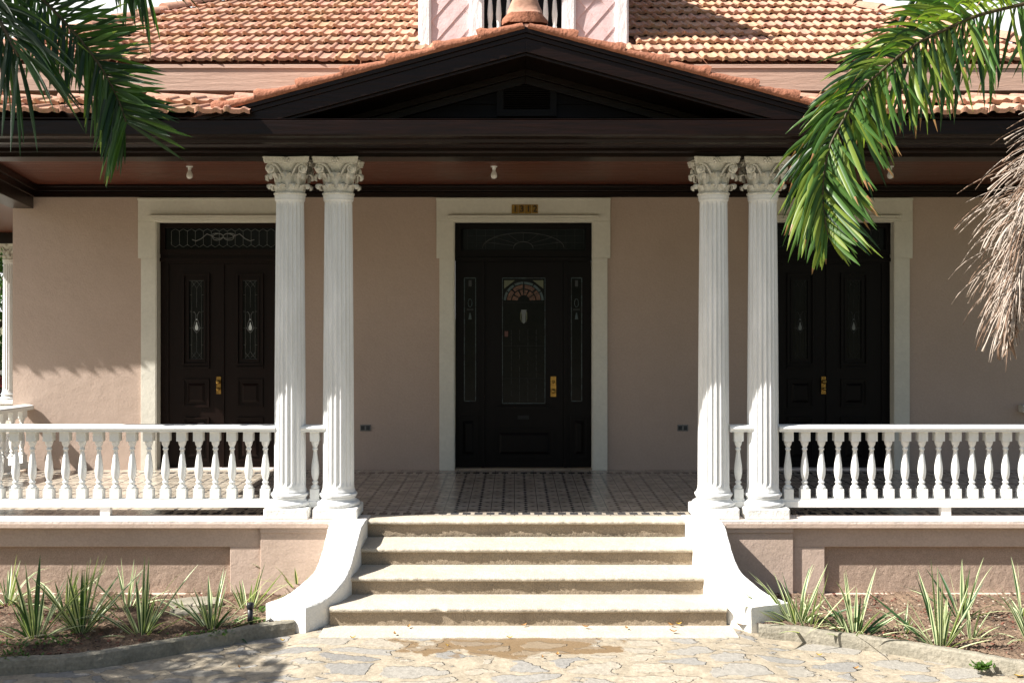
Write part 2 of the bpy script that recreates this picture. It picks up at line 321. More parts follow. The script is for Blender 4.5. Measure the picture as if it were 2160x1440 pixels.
kerb(KR, .10, .09, 'garden_kerb', 'sunlit pale concrete kerb in front of the right flower bed')
# paving sheet: everything in front of the kerbs and steps
b = MB(); nx, ny = 240, 60; rows = []
def sst(t): t = max(0, min(1, t)); return t*t*(3-2*t)
def pz(x, y): return -.003+.035*sst((y-7.35)/.45)*sst((1.95-abs(x-.11))/.35)
def yend(x):
    for K in (KL, KR):
        if K[0].x <= x <= K[-1].x:
            for a_, c_ in zip(K, K[1:]):
                if a_.x <= x <= c_.x: return a_.y+(c_.y-a_.y)*(x-a_.x)/max(1e-6, c_.x-a_.x)+.05
    return KL[0].y+.05 if x < KL[0].x else KR[-1].y+.05 if x > KR[-1].x else 8.8
for j in range(ny+1):
    r = []
    for i in range(nx+1):
        x = -9 + 18*i/nx; y = -6 + (yend(x)+6)*j/ny
        r.append((x, y, pz(x, y)))
    rows.append(r)
b.grid(rows, sm=True); tag(b.build('stone_path', stone, fix=False), kind='structure')
# beds
def bed(path, x_in, name):
    b = MB(); rows = []; n = len(path)
    for i, p in enumerate(path):
        t = (path[min(i+1,n-1)]-path[max(i-1,0)]).normalized(); nrm = Vector((-t.y, t.x, 0)); a = p+nrm*.10
        r = []
        for k in range(25):
            f = k/24; y = a.y+(10.05-a.y)*f; z = .085-.13*f+R.uniform(-.012,.012)+.01*math.sin(a.x*5+y*4)
            r.append((a.x, y, z))
        rows.append(r)
    b.grid(rows, sm=True); return tag(b.build(name, soil, fix=False), kind='structure')
def dense(p, k=5):
    o = []
    for i in range(len(p)-1):
        for j in range(k): o.append(p[i].lerp(p[i+1], j/k))
    return o+[p[-1]]
bed(dense(KL)+[Vector((-1.6,8.6,0))], 0, 'flower_bed_soil'); bed([Vector((1.75,8.5,0))]+dense(KR), 0, 'flower_bed_soil')
# ------------------------------------------------------------------ house
HX = .11; WY = 13.22; FZ = .63; CEIL = 4.09
house = empty('house', (HX, WY, 0), label='pink stucco house with red tiled roof, dark wooden gable and columned porch', cat='house')
def hb(mb, name, mats, parent=house, **k):
    o = mb.build(name, mats, None, **k); o.parent = parent
    m = Matrix.Identity(4)
    q = parent
    while q: m = Matrix.Translation(q.location) @ m if q.type == 'EMPTY' else m; q = q.parent
    o.matrix_parent_inverse = m.inverted()
    return o
# walls with three door openings (butted pieces)
X = lambda px: (px-VX)*WY/F
ZW = lambda py: CZ-(py-VY)*WY/F
OP = [(X(330), X(600), ZW(467)), (X(957), X(1251), ZW(467)), (X(1616), X(1886), ZW(467))]
b = MB(); xs = X(27); XR = 6.9
cur = xs
for (a, c, zt) in OP:
    b.box(cur, a, WY, WY+.3, -.2, 5.3); b.box(a, c, WY, WY+.3, zt, 5.3); b.box(a, c, WY, WY+.3, -.2, FZ); cur = c
b.box(cur, XR, WY, WY+.3, -.2, 5.3)
b.box(xs, xs+.3, WY+.3, 24, -.2, 5.3); b.box(XR-.3, XR, WY+.3, 24, -.2, 5.3)
hb(b, 'wall', pink)
# door surrounds
def surround(i, pxl, pxr, step):
    a, c, zt = OP[i]; b = MB(); y0 = WY-.035; zT = ZW(418); zs = ZW(545)
    wl = a-X(pxl); wr = X(pxr)-c; k = .035
    b.box(a-wl, c+wr, y0, WY-.001, zt, zT)
    b.box(a-wl, a, y0, WY-.001, zs, zt-.001); b.box(c, c+wr, y0, WY-.001, zs, zt-.001)
    b.box(a-wl+k, a, y0+.002, WY-.001, FZ, zs-.001); b.box(c, c+wr-k, y0+.002, WY-.001, FZ, zs-.001)
    b.box(a-wl-.004, c+wr+.004, y0-.012, y0-.001, zT-.03, zT)
    # drip mould
    m0 = a-(X(957)-X(946)); m1 = c+(X(957)-X(946))
    b.box(m0, m1, y0-.045, y0-.001, ZW(461), ZW(455)); b.box(m0+.03, m1-.03, y0-.03, y0-.001, ZW(466.4), ZW(461)-.002)
    # reveals
    b.box(a, a+.012, WY-.03, WY+.12, FZ, zt); b.box(c-.012, c, WY-.03, WY+.12, FZ, zt); b.box(a+.012, c-.012, WY-.03, WY+.12, zt-.012, zt)
    b2 = hb(b, 'door_surround', trim, bevel=.003); return b2
surround(0, 293, 637, 0); surround(1, 921, 1287, 0); surround(2, 1580, 1923, 0)
# panelled doors
DY = WY+.13
def rectframe(b, x0, x1, z0, z1, y, wd, t, m=0):
    b.box(x0, x1, y-t, y, z1-wd, z1, m); b.box(x0, x1, y-t, y, z0, z0+wd, m)
    b.box(x0, x0+wd, y-t, y, z0+wd, z1-wd, m); b.box(x1-wd, x1, y-t, y, z0+wd, z1-wd, m)
def moulded(b, x0, x1, z0, z1, y):       # picture-frame moulding in steps with a raised field
    rectframe(b, x0, x1, z0, z1, y, .018, .022); rectframe(b, x0+.018, x1-.018, z0+.018, z1-.018, y, .014, .012)
    if True:
        d = .055; vs = [(x0+d,y-.001,z0+d),(x1-d,y-.001,z0+d),(x1-d,y-.001,z1-d),(x0+d,y-.001,z1-d)]
        e = d+.03; vs += [(x0+e,y-.018,z0+e),(x1-e,y-.018,z0+e),(x1-e,y-.018,z1-e),(x0+e,y-.018,z1-e)]
        b.add(vs, [(0,1,5,4),(1,2,6,5),(2,3,7,6),(3,0,4,7),(4,5,6,7)])
def line(b, pts, r, m=0): b.tube(pts, r, 4, m, sm=False)
def double_door(i, wood, jw, ld):
    a, c, zt = OP[i]; cx = (a+c)/2; d = empty('double_door', (0,0,0)); d.parent = house; d.matrix_parent_inverse = Matrix.Translation(house.location).inverted()
    def db(mb, name, mats): 
        o = mb.build(name, mats); o.parent = d; return o
    f = MB(); q = .012
    a += q; c -= q; zt -= q
    zTr = ZW(545)
    f.box(a, c, DY-.02, DY+.05, zTr+.0, zTr+.055)        # transom bar
    f.box(a, c, DY-.05, DY-.02, zTr-.035, zTr+.01)
    rectframe(f, a, c, zTr+.055, zt, DY, .06, .04)
    f.box(a, a+.10, DY-.015, DY+.04, FZ, zTr-.001); f.box(c-.10, c, DY-.015, DY+.04, FZ, zTr-.001)
    f.box(a+.1, c-.1, DY-.015, DY+.04, zTr-.06, zTr-.001)
    f.box(a+.001, c-.001, DY+.05, DY+.07, FZ, zt)      # backing
    db(f, 'door_frame', wood)
    # transom glass with hexagonal leading and a ribbon bow
    g = MB(); gx0, gx1, gz0, gz1 = a+.13, c-.13, ZW(520), ZW(481); g.box(gx0-.07, gx1+.07, DY+.002, DY+.008, gz0-.06, gz1+.04)
    tg = db(g, 'transom_glass', glassd)
    l = MB(); n = 13; pw = (gx1-gx0)/n; y = DY-.003
    for k in range(n+1):
        x = gx0+k*pw; line(l, [(x,y,gz0+.03),(x,y,gz1-.03)], .0022)
        if k < n: 
            xm = x+pw/2
            line(l, [(x,y,gz1-.03),(xm,y,gz1),(x+pw,y,gz1-.03)], .0022); line(l, [(x,y,gz0+.03),(xm,y,gz0),(x+pw,y,gz0+.03)], .0022)
    zc = (gz0+gz1)/2+.02
    for sg in (-1, 1):
        for (ex, ez, w_) in ((.14,.035,1),(.13,-.045,1)):
            pts = [(cx+sg*(ex*(1-math.cos(t))/2), y-.002, zc+ez*math.sin(t)*.9+ez*.15*(1-math.cos(t))) for t in [k*math.pi/8 for k in range(17)]]
            line(l, pts, .004)
        line(l, [(cx+sg*.12,y,zc),(cx+sg*.2,y,zc+.03),(cx+sg*.27,y,zc-.03),(cx+sg*.33,y,zc-.055),(cx+sg*.38,y,zc-.04)], .005)
    o = l.build('leading', ld); o.parent = tg
    for sg in (-1, 1):
        x0, x1 = (a+.1, cx-.003) if sg < 0 else (cx+.003, c-.1); wd = x1-x0
        # leaf built round the glass opening
        gx0, gx1 = x0+wd*.5-.115+(-.005)*sg, x0+wd*.5+.115-.005*sg; gz0, gz1 = ZW(763), ZW(586)
        lf = MB(); lf.box(x0, gx0, DY, DY+.045, FZ+.005, zTr-.062); lf.box(gx1, x1, DY, DY+.045, FZ+.005, zTr-.062)
        lf.box(gx0, gx1, DY, DY+.045, FZ+.005, gz0); lf.box(gx0, gx1, DY, DY+.045, gz1, zTr-.062)
        rectframe(lf, gx0-.05, gx1+.05, gz0-.045, gz1+.06, DY, .022, .03)
        lf.box(gx0-.05, gx1+.05, DY-.03, DY, gz0-.085, gz0-.065)
        moulded(lf, gx0-.045, gx1+.045, ZW(860), ZW(800), DY); moulded(lf, gx0-.045, gx1+.045, ZW(975), ZW(882), DY)
        if sg < 0: lf.box(x1-.012, x1+.016, DY-.02, DY-.001, FZ+.01, zTr-.07)
        rectframe(lf, gx0-.001, gx1+.001, gz0-.001, gz1+.001, DY, .026, .012)
        leaf = db(lf, 'door_leaf', wood)
        g = MB(); g.box(gx0, gx1, DY+.012, DY+.018, gz0, gz1)
        gl = g.build('glass_pane', glassd); gl.parent = leaf
        l = MB(); y = DY+.008; mx = (gx0+gx1)/2; A, Bx = gx0+.055, gx1-.055
        l.tube([(A,y,gz0+.03),(A,y,gz1-.03)], .0016, 4); l.tube([(Bx,y,gz0+.03),(Bx,y,gz1-.03)], .0016, 4)
        for z in (gz1-.03, gz0+.03): line(l, [(gx0,y,z),(gx1,y,z)], .0016)
        for k in range(1, 5):
            z = gz0+(gz1-gz0)*k/5; line(l, [(gx0+.03,y,z),(A,y,z)], .0016); line(l, [(Bx,y,z),(gx1-.03,y,z)], .0016)
        q4 = (Bx-A)/2
        for (z0, s2) in ((gz1-.03,-1),(gz0+.03,1)):
            line(l, [(A,y,z0+s2*q4*1.3),(mx,y,z0+s2*.005),(Bx,y,z0+s2*q4*1.3)], .0016)
            line(l, [(A,y,z0+s2*.01),(mx,y,z0+s2*q4*1.5),(Bx,y,z0+s2*.01)], .0016)
            line(l, [(mx,y,z0+s2*q4*1.5),(mx,y,z0+s2*(.33))], .0016)
        zm = gz0+(gz1-gz0)*.47
        for s2 in (-1, 1):
            line(l, [(mx,y,zm-.13),(mx+s2*.028,y,zm-.1),(mx+s2*.036,y,zm-.06),(mx+s2*.026,y,zm-.01),(mx+s2*.009,y,zm+.04),(mx+s2*.008,y,zm+.09),(mx+s2*.03,y,zm+.13),(mx+s2*.045,y,zm+.12)], .003)
            line(l, [(mx+s2*.05,y,zm-.06),(mx+s2*.035,y,zm-.09),(mx,y,zm-.1)], .003)
        o = l.build('leading', ld); o.parent = gl
        jl = MB(); pr = [(.001,.06),(.006,.045),(.008,.03),(.017,.008),(.021,-.012),(.018,-.03),(.008,-.04),(.001,-.042)]
        vs = [(mx+r, y-.004, zm-.055+z) for r, z in pr]+[(mx-r, y-.004, zm-.055+z) for r, z in pr[::-1]]
        vs2 = [(p[0], y+.004, p[2]) for p in vs]; n = len(vs); jl.add(vs+vs2, [tuple(range(n)), tuple(range(2*n-1,n-1,-1))]+[(k,(k+1)%n,(k+1)%n+n,k+n) for k in range(n)])
        jl.lathe([(.001,-.006),(.009,-.003),(.009,.003),(.001,.006)], 12, (mx, y-.002, zm+.035), ax=1)
        o = jl.build('glass_drop', jw); o.parent = gl
    h = MB(); hx = cx-.05; h.box(hx-.027, hx+.027, DY-.028, DY-.020, ZW(832), ZW(795))
    for zz, r in ((ZW(806),.026),(ZW(821),.02)): h.lathe([(r*.6,0),(r*.5,-.02),(r,-.035),(r*.95,-.05),(r*.5,-.058)], 14, (hx, DY-.028, zz), ax=1)
    h.box(hx-.012, hx+.012, DY-.0199, DY-.0001, ZW(830), ZW(797))
    db(h, 'door_handle', brass)
    t_ = MB(); t_.box(a, c, WY-.01, DY+.03, FZ-.0, FZ+.012); db(t_, 'threshold', coping)
    return d
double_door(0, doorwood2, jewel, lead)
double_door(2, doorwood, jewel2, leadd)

# main door with sidelights and stained glass
a, c, zt = OP[1]; a += .012; c -= .012; zt -= .012; cx = (a+c)/2
md = empty('main_door'); md.parent = house; md.matrix_parent_inverse = Matrix.Translation(house.location).inverted()
def mdb(mb, name, mats, **k): o = mb.build(name, mats, **k); o.parent = md; return o
f = MB(); zTr = ZW(545)
f.box(a, c, DY-.05, DY-.021, zTr-.03, zTr+.02); f.box(a, c, DY-.02, DY+.05, zTr-.0, zTr+.03); rectframe(f, a, c, zTr+.03, zt, DY, .07, .04)
lx0, lx1 = X(1022), X(1190)
f.box(lx0-.04, lx0-.002, DY-.03, DY+.05, FZ, zTr-.031); f.box(lx1+.002, lx1+.04, DY-.03, DY+.05, FZ, zTr-.031)
f.box(a+.001, c-.001, DY+.05, DY+.07, FZ, zt)
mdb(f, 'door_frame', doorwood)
g = MB(); tx0, tx1, tz0, tz1 = X(985), X(1233), ZW(524), ZW(482); g.box(tx0-.05, tx1+.05, DY+.002, DY+.008, tz0-.04, tz1+.04)
tg = mdb(g, 'transom_glass', glassd)
l = MB(); y = DY-.002
for k in range(14):
    x = tx0+(tx1-tx0)*k/13
    if abs(k-6.5) < 3: continue
    line(l, [(x,y,tz0),(x,y,tz1)], .0018)
for k in range(4):
    z = tz0+(tz1-tz0)*k/3
    if k in (0,3): line(l, [(tx0,y,z),(tx1,y,z)], .0018)
    else: line(l, [(tx0,y,z),(tx0+.4,y,z)], .0018); line(l, [(tx1-.4,y,z),(tx1,y,z)], .0018)
arc = lambda r, e, t: (cx+r*math.cos(t), y-.001, tz0+.01+e*math.sin(t))
line(l, [arc(.5,.19,k*math.pi/16) for k in range(17)], .005); line(l, [arc(.12,.08,k*math.pi/12) for k in range(13)], .006)
for k in range(1, 8): t = k*math.pi/8; line(l, [arc(.12,.08,t), arc(.5,.19,t)], .0025)
o = l.build('leading', leadd); o.parent = tg
# door leaf
gx0, gx1, gz0, gz1 = X(1057), X(1153), ZW(855), ZW(583)
lf = MB(); zl = zTr-.032
lf.box(lx0, gx0, DY, DY+.045, FZ+.005, zl); lf.box(gx1, lx1, DY, DY+.045, FZ+.005, zl); lf.box(gx0, gx1, DY, DY+.045, FZ+.005, gz0); lf.box(gx0, gx1, DY, DY+.045, gz1, zl)
lf.box(gx0-.06, gx1+.06, DY-.03, DY-.0005, gz0-.06, gz0-.02); moulded(lf, lx0+.12, lx1-.12, FZ+.12, ZW(905), DY)
rectframe(lf, gx0-.001, gx1+.001, gz0-.001, gz1+.001, DY, .012, .008)
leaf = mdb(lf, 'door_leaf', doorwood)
sl_ = MB(); sl_.box(X(1104)-.07, X(1104)+.07, DY-.012, DY-.0005, ZW(886), ZW(878)); sl_.box(X(1104)-.06, X(1104)+.06, DY-.018, DY-.012, ZW(885), ZW(880))
o = sl_.build('mail_slot', rubber); o.parent = leaf
def panes(b, cells, y, m):
    for (x0, x1, z0, z1) in cells: b.box(x0+.002, x1-.002, y-.003, y, z0+.002, z1-.002, m)
def stained(x0, x1, z0, z1, parent, main):
    g = MB(); y = DY+.014; g.box(x0, x1, y, y+.005, z0, z1, 0); rr = random.Random(int(x0*100))
    bw = .022; n = int((z1-z0)/.07)
    for k in range(n):                                     # border strip of small teal panes
        za, zb = z0+(z1-z0)*k/n, z0+(z1-z0)*(k+1)/n
        for xa in (x0, x1-bw): panes(g, [(xa, xa+bw, za, zb)], y, rr.choice((1,1,1,4)))
    nn = max(2, int((x1-x0)/.07))
    for k in range(nn):
        xa, xb = x0+(x1-x0)*k/nn, x0+(x1-x0)*(k+1)/nn
        for za in (z0, z1-bw): panes(g, [(xa, xb, za, za+bw)], y, rr.choice((1,1,4)))
    mx = (x0+x1)/2
    if main:
        r0 = (x1-x0)/2-bw-.008; zc = z1-.06-r0*.95
        def ring(ra, rb, t0, t1, m, n=4, ez=.95):
            for k in range(n):
                ta, tb = t0+(t1-t0)*k/n, t0+(t1-t0)*(k+1)/n; q = [(mx+ra*math.cos(ta), zc+ra*ez*math.sin(ta)), (mx+rb*math.cos(ta), zc+rb*ez*math.sin(ta)), (mx+rb*math.cos(tb), zc+rb*ez*math.sin(tb)), (mx+ra*math.cos(tb), zc+ra*ez*math.sin(tb))]
                g.prism(q, y-.004, y-.0005, m)
        for t in range(6): ring(r0*.88, r0*1.0, t*math.pi/6+.03, (t+1)*math.pi/6-.03, 1)
        for t in range(4): ring(r0*.64, r0*.84, t*math.pi/4+.06, (t+1)*math.pi/4-.06, 2 if t in (1,2) else 2)
        for (t0, t1) in ((.05,.5),(.62,1.05),(1.2,1.5),(1.64,1.94),(2.09,2.52),(2.64,3.09)): ring(r0*.3, r0*.58, t0, t1, 2)
        for s in (-1, 1):
            g.prism([(mx+s*r0*.98,zc+r0*1.02),(mx+s*r0*.98,zc+r0*.6),(mx+s*r0*.45,zc+r0*1.02)], y-.004, y-.0005, 3)
            g.prism([(mx+s*.02,zc-.12),(mx+s*.04,zc-.14),(mx+s*.042,zc-.22),(mx+s*.025,zc-.27),(mx+s*.03,zc-.2)], y-.005, y-.0005, 3)
        g.prism([(mx-.035,zc-.11),(mx+.035,zc-.11),(mx+.022,zc-.16),(mx+.02,zc-.26),(mx,zc-.28),(mx-.02,zc-.26),(mx-.022,zc-.16)], y-.006, y-.0005, 6)
        panes(g, [(x0+.04,x0+.085,zc-.44,zc-.37)], y, 5)
        for k in range(1, 5):
            xa = x0+bw+(x1-x0-2*bw)*k/5
            for s in range(12): 
                if rr.random() < .8: g.box(xa-.0014, xa+.0014, y-.004, y-.0005, z0+.03+s*.075, z0+.03+s*.075+.06, 4)
        for z in (z0+.32, z0+.72, zc-.02): g.box(x0+bw, x1-bw, y-.004, y-.0003, z-.002, z+.002, 7)
    else:
        zc = z1-.32
        pts = [(mx+.024*math.cos(t), y-.003, zc+.05*math.sin(t)) for t in [k*math.pi/8 for k in range(17)]]; g.tube(pts, .005, 4, 1)
        g.box(mx-.04, mx+.04, y-.004, y-.0003, zc-.09, zc-.083, 4); g.box(mx-.04, mx+.04, y-.004, y-.0003, zc-.075, zc-.07, 4)
        g.prism([(mx-.006,zc-.12),(mx+.006,zc-.12),(mx+.02,zc-.2),(mx-.02,zc-.2)], y-.004, y-.0003, 1)
        panes(g, [(mx-.02,mx+.02,z1-.12,z1-.04)], y, 4)
    o = g.build('stained_glass_panel', [glassd, teal, amber, olive, leadd, M('dim_red_glass',(.10,.025,.02),.3), jewel2, rubber]); o.parent = parent
stained(gx0, gx1, gz0, gz1, leaf, True)
for (s0, s1, gx0, gx1) in ((a, lx0-.04, X(976), X(1005)), (lx1+.04, c, X(1204), X(1231))):
    s = MB(); gz0, gz1 = ZW(850), ZW(583)
    s.box(s0, gx0, DY, DY+.045, FZ, zl); s.box(gx1, s1, DY, DY+.045, FZ, zl); s.box(gx0, gx1, DY, DY+.045, FZ, gz0); s.box(gx0, gx1, DY, DY+.045, gz1, zl)
    rectframe(s, gx0-.001, gx1+.001, gz0-.001, gz1+.001, DY, .01, .008); moulded(s, s0+.04, s1-.04, FZ+.12, ZW(880), DY)
    sd = mdb(s, 'sidelight', doorwood); stained(gx0, gx1, gz0, gz1, sd, False)
h = MB(); hx = X(1168); h.box(hx-.034, hx+.034, DY-.01, DY-.0002, ZW(838), ZW(795))
h.lathe([(.02,0),(.016,-.02),(.028,-.035),(.026,-.055),(.012,-.062)], 14, (hx, DY-.01, ZW(826)), ax=1); h.lathe([(.02,0),(.02,-.008),(.004,-.012)], 12, (hx, DY-.01, ZW(806)), ax=1)
mdb(h, 'door_handle', brass)
t_ = MB(); t_.box(a, c, WY-.01, DY+.03, FZ, FZ+.012); mdb(t_, 'threshold', riser)

# porch floor, base wall, ledge
LY = 9.93
b = MB(); b.box(-11.2, 6.9, 10.22, WY-.0, FZ-.1, FZ); b.box(-11.2, xs-.0, WY+.001, 24, FZ-.1, FZ)
hb(b, 'porch_floor', tilem)
b = MB()
cheekL, cheekR = -1.345, .22+1.345
b.box(-7.2, -1.345-.001, LY, 10.219, FZ-.055, FZ+.012); b.box(cheekR+.001, 6.9, LY, 10.219, FZ-.055, FZ+.012)
b.box(-7.2, 6.9, 10.165, 10.218, FZ-.3, FZ-.056)
hb(b, 'porch_ledge', [coping], bevel=.006)
# lower fascia of the ledge, painted pink
for (x0, x1) in ((-7.2, (690-VX)/231.6), ((1530-VX)/231.6, 6.9)):
    b = MB(); b.box(x0, x1, LY-.006, LY-.001, FZ-.055, FZ-.018); hb(b, 'ledge_edging', pink2)
def basewall(x0, x1, rec0, rec1, pil0, pil1):
    b = MB(); y = LY+.06; zt = FZ-.056; zr1, zr0 = CZ-(1153-VY)*y/F, CZ-(1252-VY)*y/F
    b.box(x0, x1, y, y+.15, zr1, zt); b.box(x0, x1, y, y+.15, -.25, zr0)
    if rec0 > x0: b.box(x0, rec0, y, y+.15, zr0, zr1)
    if rec1 < x1: b.box(rec1, x1, y, y+.15, zr0, zr1)
    b.box(rec0, rec1, y+.05, y+.15, zr0, zr1, 1)
    b.box(pil0, pil1, y-.03, y-.0005, -.25, zt)
    b.box(pil0-.0, pil1, y-.045, y-.031, zt-.05, zt)
    hb(b, 'base_wall', [pink2, pinkrough], bevel=.006)
s = F/(LY+.06)
basewall(-7.2, -1.62, -7.0, (485-VX)/s, (551-VX)/s, -1.62); basewall(1.84, 6.9, (1740-VX)/s, 6.8, 1.84, (1672-VX)/s)

# ------------------------------------------------------------------ entablature, ceiling
b = MB(); XL = -6.12
b.box(-6.3, 6.9, 10.3, WY, CEIL, CEIL+.02)
for k in range(22):                                    # board joints
    y = 10.36+k*.13; b.box(-6.28, 6.9, y, y+.118, CEIL-.012, CEIL-.0005)
b.box(-11.2, xs-.0, WY+.001, 24, CEIL+.1, CEIL+.12)
hb(b, 'porch_ceiling', rwood)
b = MB()
for (y0, z0, z1) in ((WY-.05, CEIL-.09, CEIL-.013), (WY-.10, CEIL-.045, CEIL-.013)): b.box(xs+.2, 6.9, y0, WY-.0005 if y0 > WY-.07 else WY-.051, z0, z1)
b.box(xs+.2, 6.9, WY-.03, WY-.0006, CEIL-.16, CEIL-.091)
hb(b, 'crown_moulding', dwood, bevel=.008)
BB = CZ+1.434
b = MB(); x0, x1 = -5.25, 6.9
cyc = [(10.33,BB),(10.33,CEIL+.1),(10.0,CEIL+.1),(10.0,BB+.10),(10.02,BB+.085),(10.02,BB+.05),(10.035,BB+.04),(10.035,BB)]
vs = []; n = len(cyc)
b.add([(x0,y,z) for y,z in cyc]+[(x1,y,z) for y,z in cyc], [tuple(range(n)), tuple(range(2*n-1,n-1,-1))]+[(i,(i+1)%n,(i+1)%n+n,i+n) for i in range(n)])
hb(b, 'porch_beam', dwood, bevel=.004)
# cornice profile swept along X
prof = [(9.37,4.19),(9.345,4.18),(9.345,4.06),(9.36,4.045),(9.40,4.045),(9.41,4.06),(9.60,4.055),(9.61,4.03),(9.72,4.03),(9.73,4.055),(9.86,4.055),(9.89,4.035),(9.93,4.035),(9.96,4.06),(9.999,4.06),(9.999,4.19)]
def sweepx(b, prof, x0, x1, m=0):
    n = len(prof); b.add([(x0,y,z) for y,z in prof]+[(x1,y,z) for y,z in prof], [tuple(range(n)), tuple(range(2*n-1,n-1,-1))]+[(i,(i+1)%n,(i+1)%n+n,i+n) for i in range(n)], m)
b = MB(); sweepx(b, prof, -6.15, 6.9); b.box(-6.15, -5.251, 10.0, 10.33, CEIL+.1, 4.19)
hb(b, 'cornice', dwood, bevel=.003)
# side beam at the left end of the porch and the eave boards beyond it
b = MB(); A, Bp = Vector((-5.83, WY-.002, 0)), Vector((-5.08, 10.02, 0)); dr = (Bp-A).normalized(); sd = Vector((-dr.y, dr.x, 0))*-1
if sd.x > 0: sd = -sd
def beamlr(b, o0, o1, z0, z1, m=0):
    b.add([A+sd*o0+Vector((0,0,z0)), Bp+sd*o0+Vector((0,0,z0)), Bp+sd*o1+Vector((0,0,z0)), A+sd*o1+Vector((0,0,z0)), A+sd*o0+Vector((0,0,z1)), Bp+sd*o0+Vector((0,0,z1)), Bp+sd*o1+Vector((0,0,z1)), A+sd*o1+Vector((0,0,z1))],
          [(0,3,2,1),(4,5,6,7),(0,1,5,4),(1,2,6,5),(2,3,7,6),(3,0,4,7)], m)
beamlr(b, .0, .25, CZ+1.264, CEIL); beamlr(b, -.03, -.001, CZ+1.40, CEIL-.02); beamlr(b, -.06, -.031, CZ+1.47, CEIL-.02)
hb(b, 'side_beam', dwood, bevel=.004)
# small porch roof: deck, flat top and tiled skirt
b = MB()
GX0, GX1 = .10-2.86, .10+2.86
for (q0, q1, q2) in ((-6.12, GX0, -6.4), (GX1, 6.95, 6.95)):
    b = MB(); l_ = q0; r_ = q1
    b.add([(l_,9.33,4.2),(r_,9.33,4.2),(r_,9.95,4.45),(l_,9.95,4.45),(r_,WY,4.5),(min(l_,q2) if l_<0 else l_,WY,4.5),(l_,9.33,4.192),(r_,9.33,4.192),(r_,WY,4.3),(min(l_,q2) if l_<0 else l_,WY,4.3)],
               [(0,1,2,3),(3,2,4,5),(0,6,7,1),(6,7,8,9),(0,3,5,9,6),(1,7,8,4,2)])
    hb(b, 'roof_deck', dwood)  # dark deck colour stands in for the shade below the skirt tiles
b = MB(); b.box(GX0+.001, GX1-.001, 9.35, WY, 4.1905, 4.1945); hb(b, 'gable_sill', dwood)

TP = [(0,.004),(.05,.020),(.10,.034),(.17,.038),(.24,.030),(.30,.012),(.42,.006),(.62,.006),(.70,.014),(.74,.022),(.80,.022),(.86,.014),(.93,.006),(1,.004)]
def tiles(name, O, u, v, nrm, wd, course, ncol, nrow, clip, mat, parent, jit=1.0, seed=1):
    rr = random.Random(seed); b = MB(); tint = []
    for r in range(nrow):
        off = rr.uniform(-.01,.01)
        for c_ in range(ncol):
            u0 = c_*wd+off+(wd*.5 if r % 2 else 0); v0 = r*course
            if not clip(u0+wd/2, v0+course/2): continue
            lift = rr.uniform(0,.010)*jit; sk = rr.uniform(-.012,.012)*jit; dv = rr.uniform(-.012,.012)*jit; tw = rr.uniform(-.006,.006)*jit
            L_ = course+.05; k0 = len(b.v); rows = []
            for (f_, hh, lipz) in ((0,-.030,1),(0,0,0),(.03,.004,0),(1,-.0,0)):
                row = []
                for (s_, h_) in TP:
                    base = .046*(1-f_)+.004; bulge = .012*math.sin(s_*math.pi*2)*(1 if f_ < .1 else 0)
                    hgt = h_*(1-.15*f_)+base+lift*(1-f_)+hh + (bulge*0) + tw*(s_-.5)
                    if lipz: hgt = base+lift-.036+h_*.75
                    sv = v0+dv+f_*L_+ (-.018*math.sin(min(1,s_/.34)*math.pi) if f_ < .1 and s_ < .34 else 0)
                    row.append(O+u*(u0+s_*wd*1.0+sk*(f_))+v*sv+nrm*hgt)
                rows.append(row)
            b.grid(rows, sm=False)
            g0 = rr.uniform(.88,1.10); tn = (g0*rr.uniform(.98,1.03), g0*rr.uniform(.95,1.05), g0*rr.uniform(.93,1.07))
            for i in range(4*len(TP)):
                mossy = rr.random() < .4 if i < len(TP)*1 else False
                q = .72 if mossy else 1
                tint.append((tn[0]*q, tn[1]*q*(1.12 if mossy else 1), tn[2]*q*.95 if mossy else tn[2], 1))
    me_o = b.build(name, mat, fix=False)
    at = me_o.data.color_attributes.new('tint', 'FLOAT_COLOR', 'POINT'); at.data.foreach_set('color', [x for t in tint for x in t])
    me_o.parent = parent
    return me_o
# main roof
al = math.radians(30); EY, EZ = 12.4, 5.36
u = Vector((1,0,0)); v = Vector((0, math.cos(al), math.sin(al))); nr = Vector((0, -math.sin(al), math.cos(al)))
XCL, XCR = -6.45, .22+6.45
b = MB(); top = 4.6; RZ = EZ+top*math.sin(al); RY = EY+top*math.cos(al); dy = RY-EY
b.add([(XCL,EY,EZ),(XCR,EY,EZ),(XCR-dy,RY,RZ),(XCL+dy,RY,RZ),(XCL,EY+12,EZ),(XCL+dy,RY+12-2*dy,RZ),(XCR,EY+12,EZ),(XCR-dy,RY+12-2*dy,RZ)], [(0,1,2,3),(0,3,5,4),(1,6,7,2),(3,2,7,5),(4,5,7,6)])
roof = hb(b, 'main_roof', claym, fix=True)
def clipmain(uu, vv):
    x = XCL+uu; d = vv*math.cos(al)
    if x < XCL+d-.02 or x > XCR-d+.02: return False
    if abs(x-HX) < 1.22 and vv > .80: return False
    return True
tiles('roof_tiles', Vector((XCL,EY-.01,EZ+.005)), u, v, nr, .232, .335, 58, 13, clipmain, clay, roof)
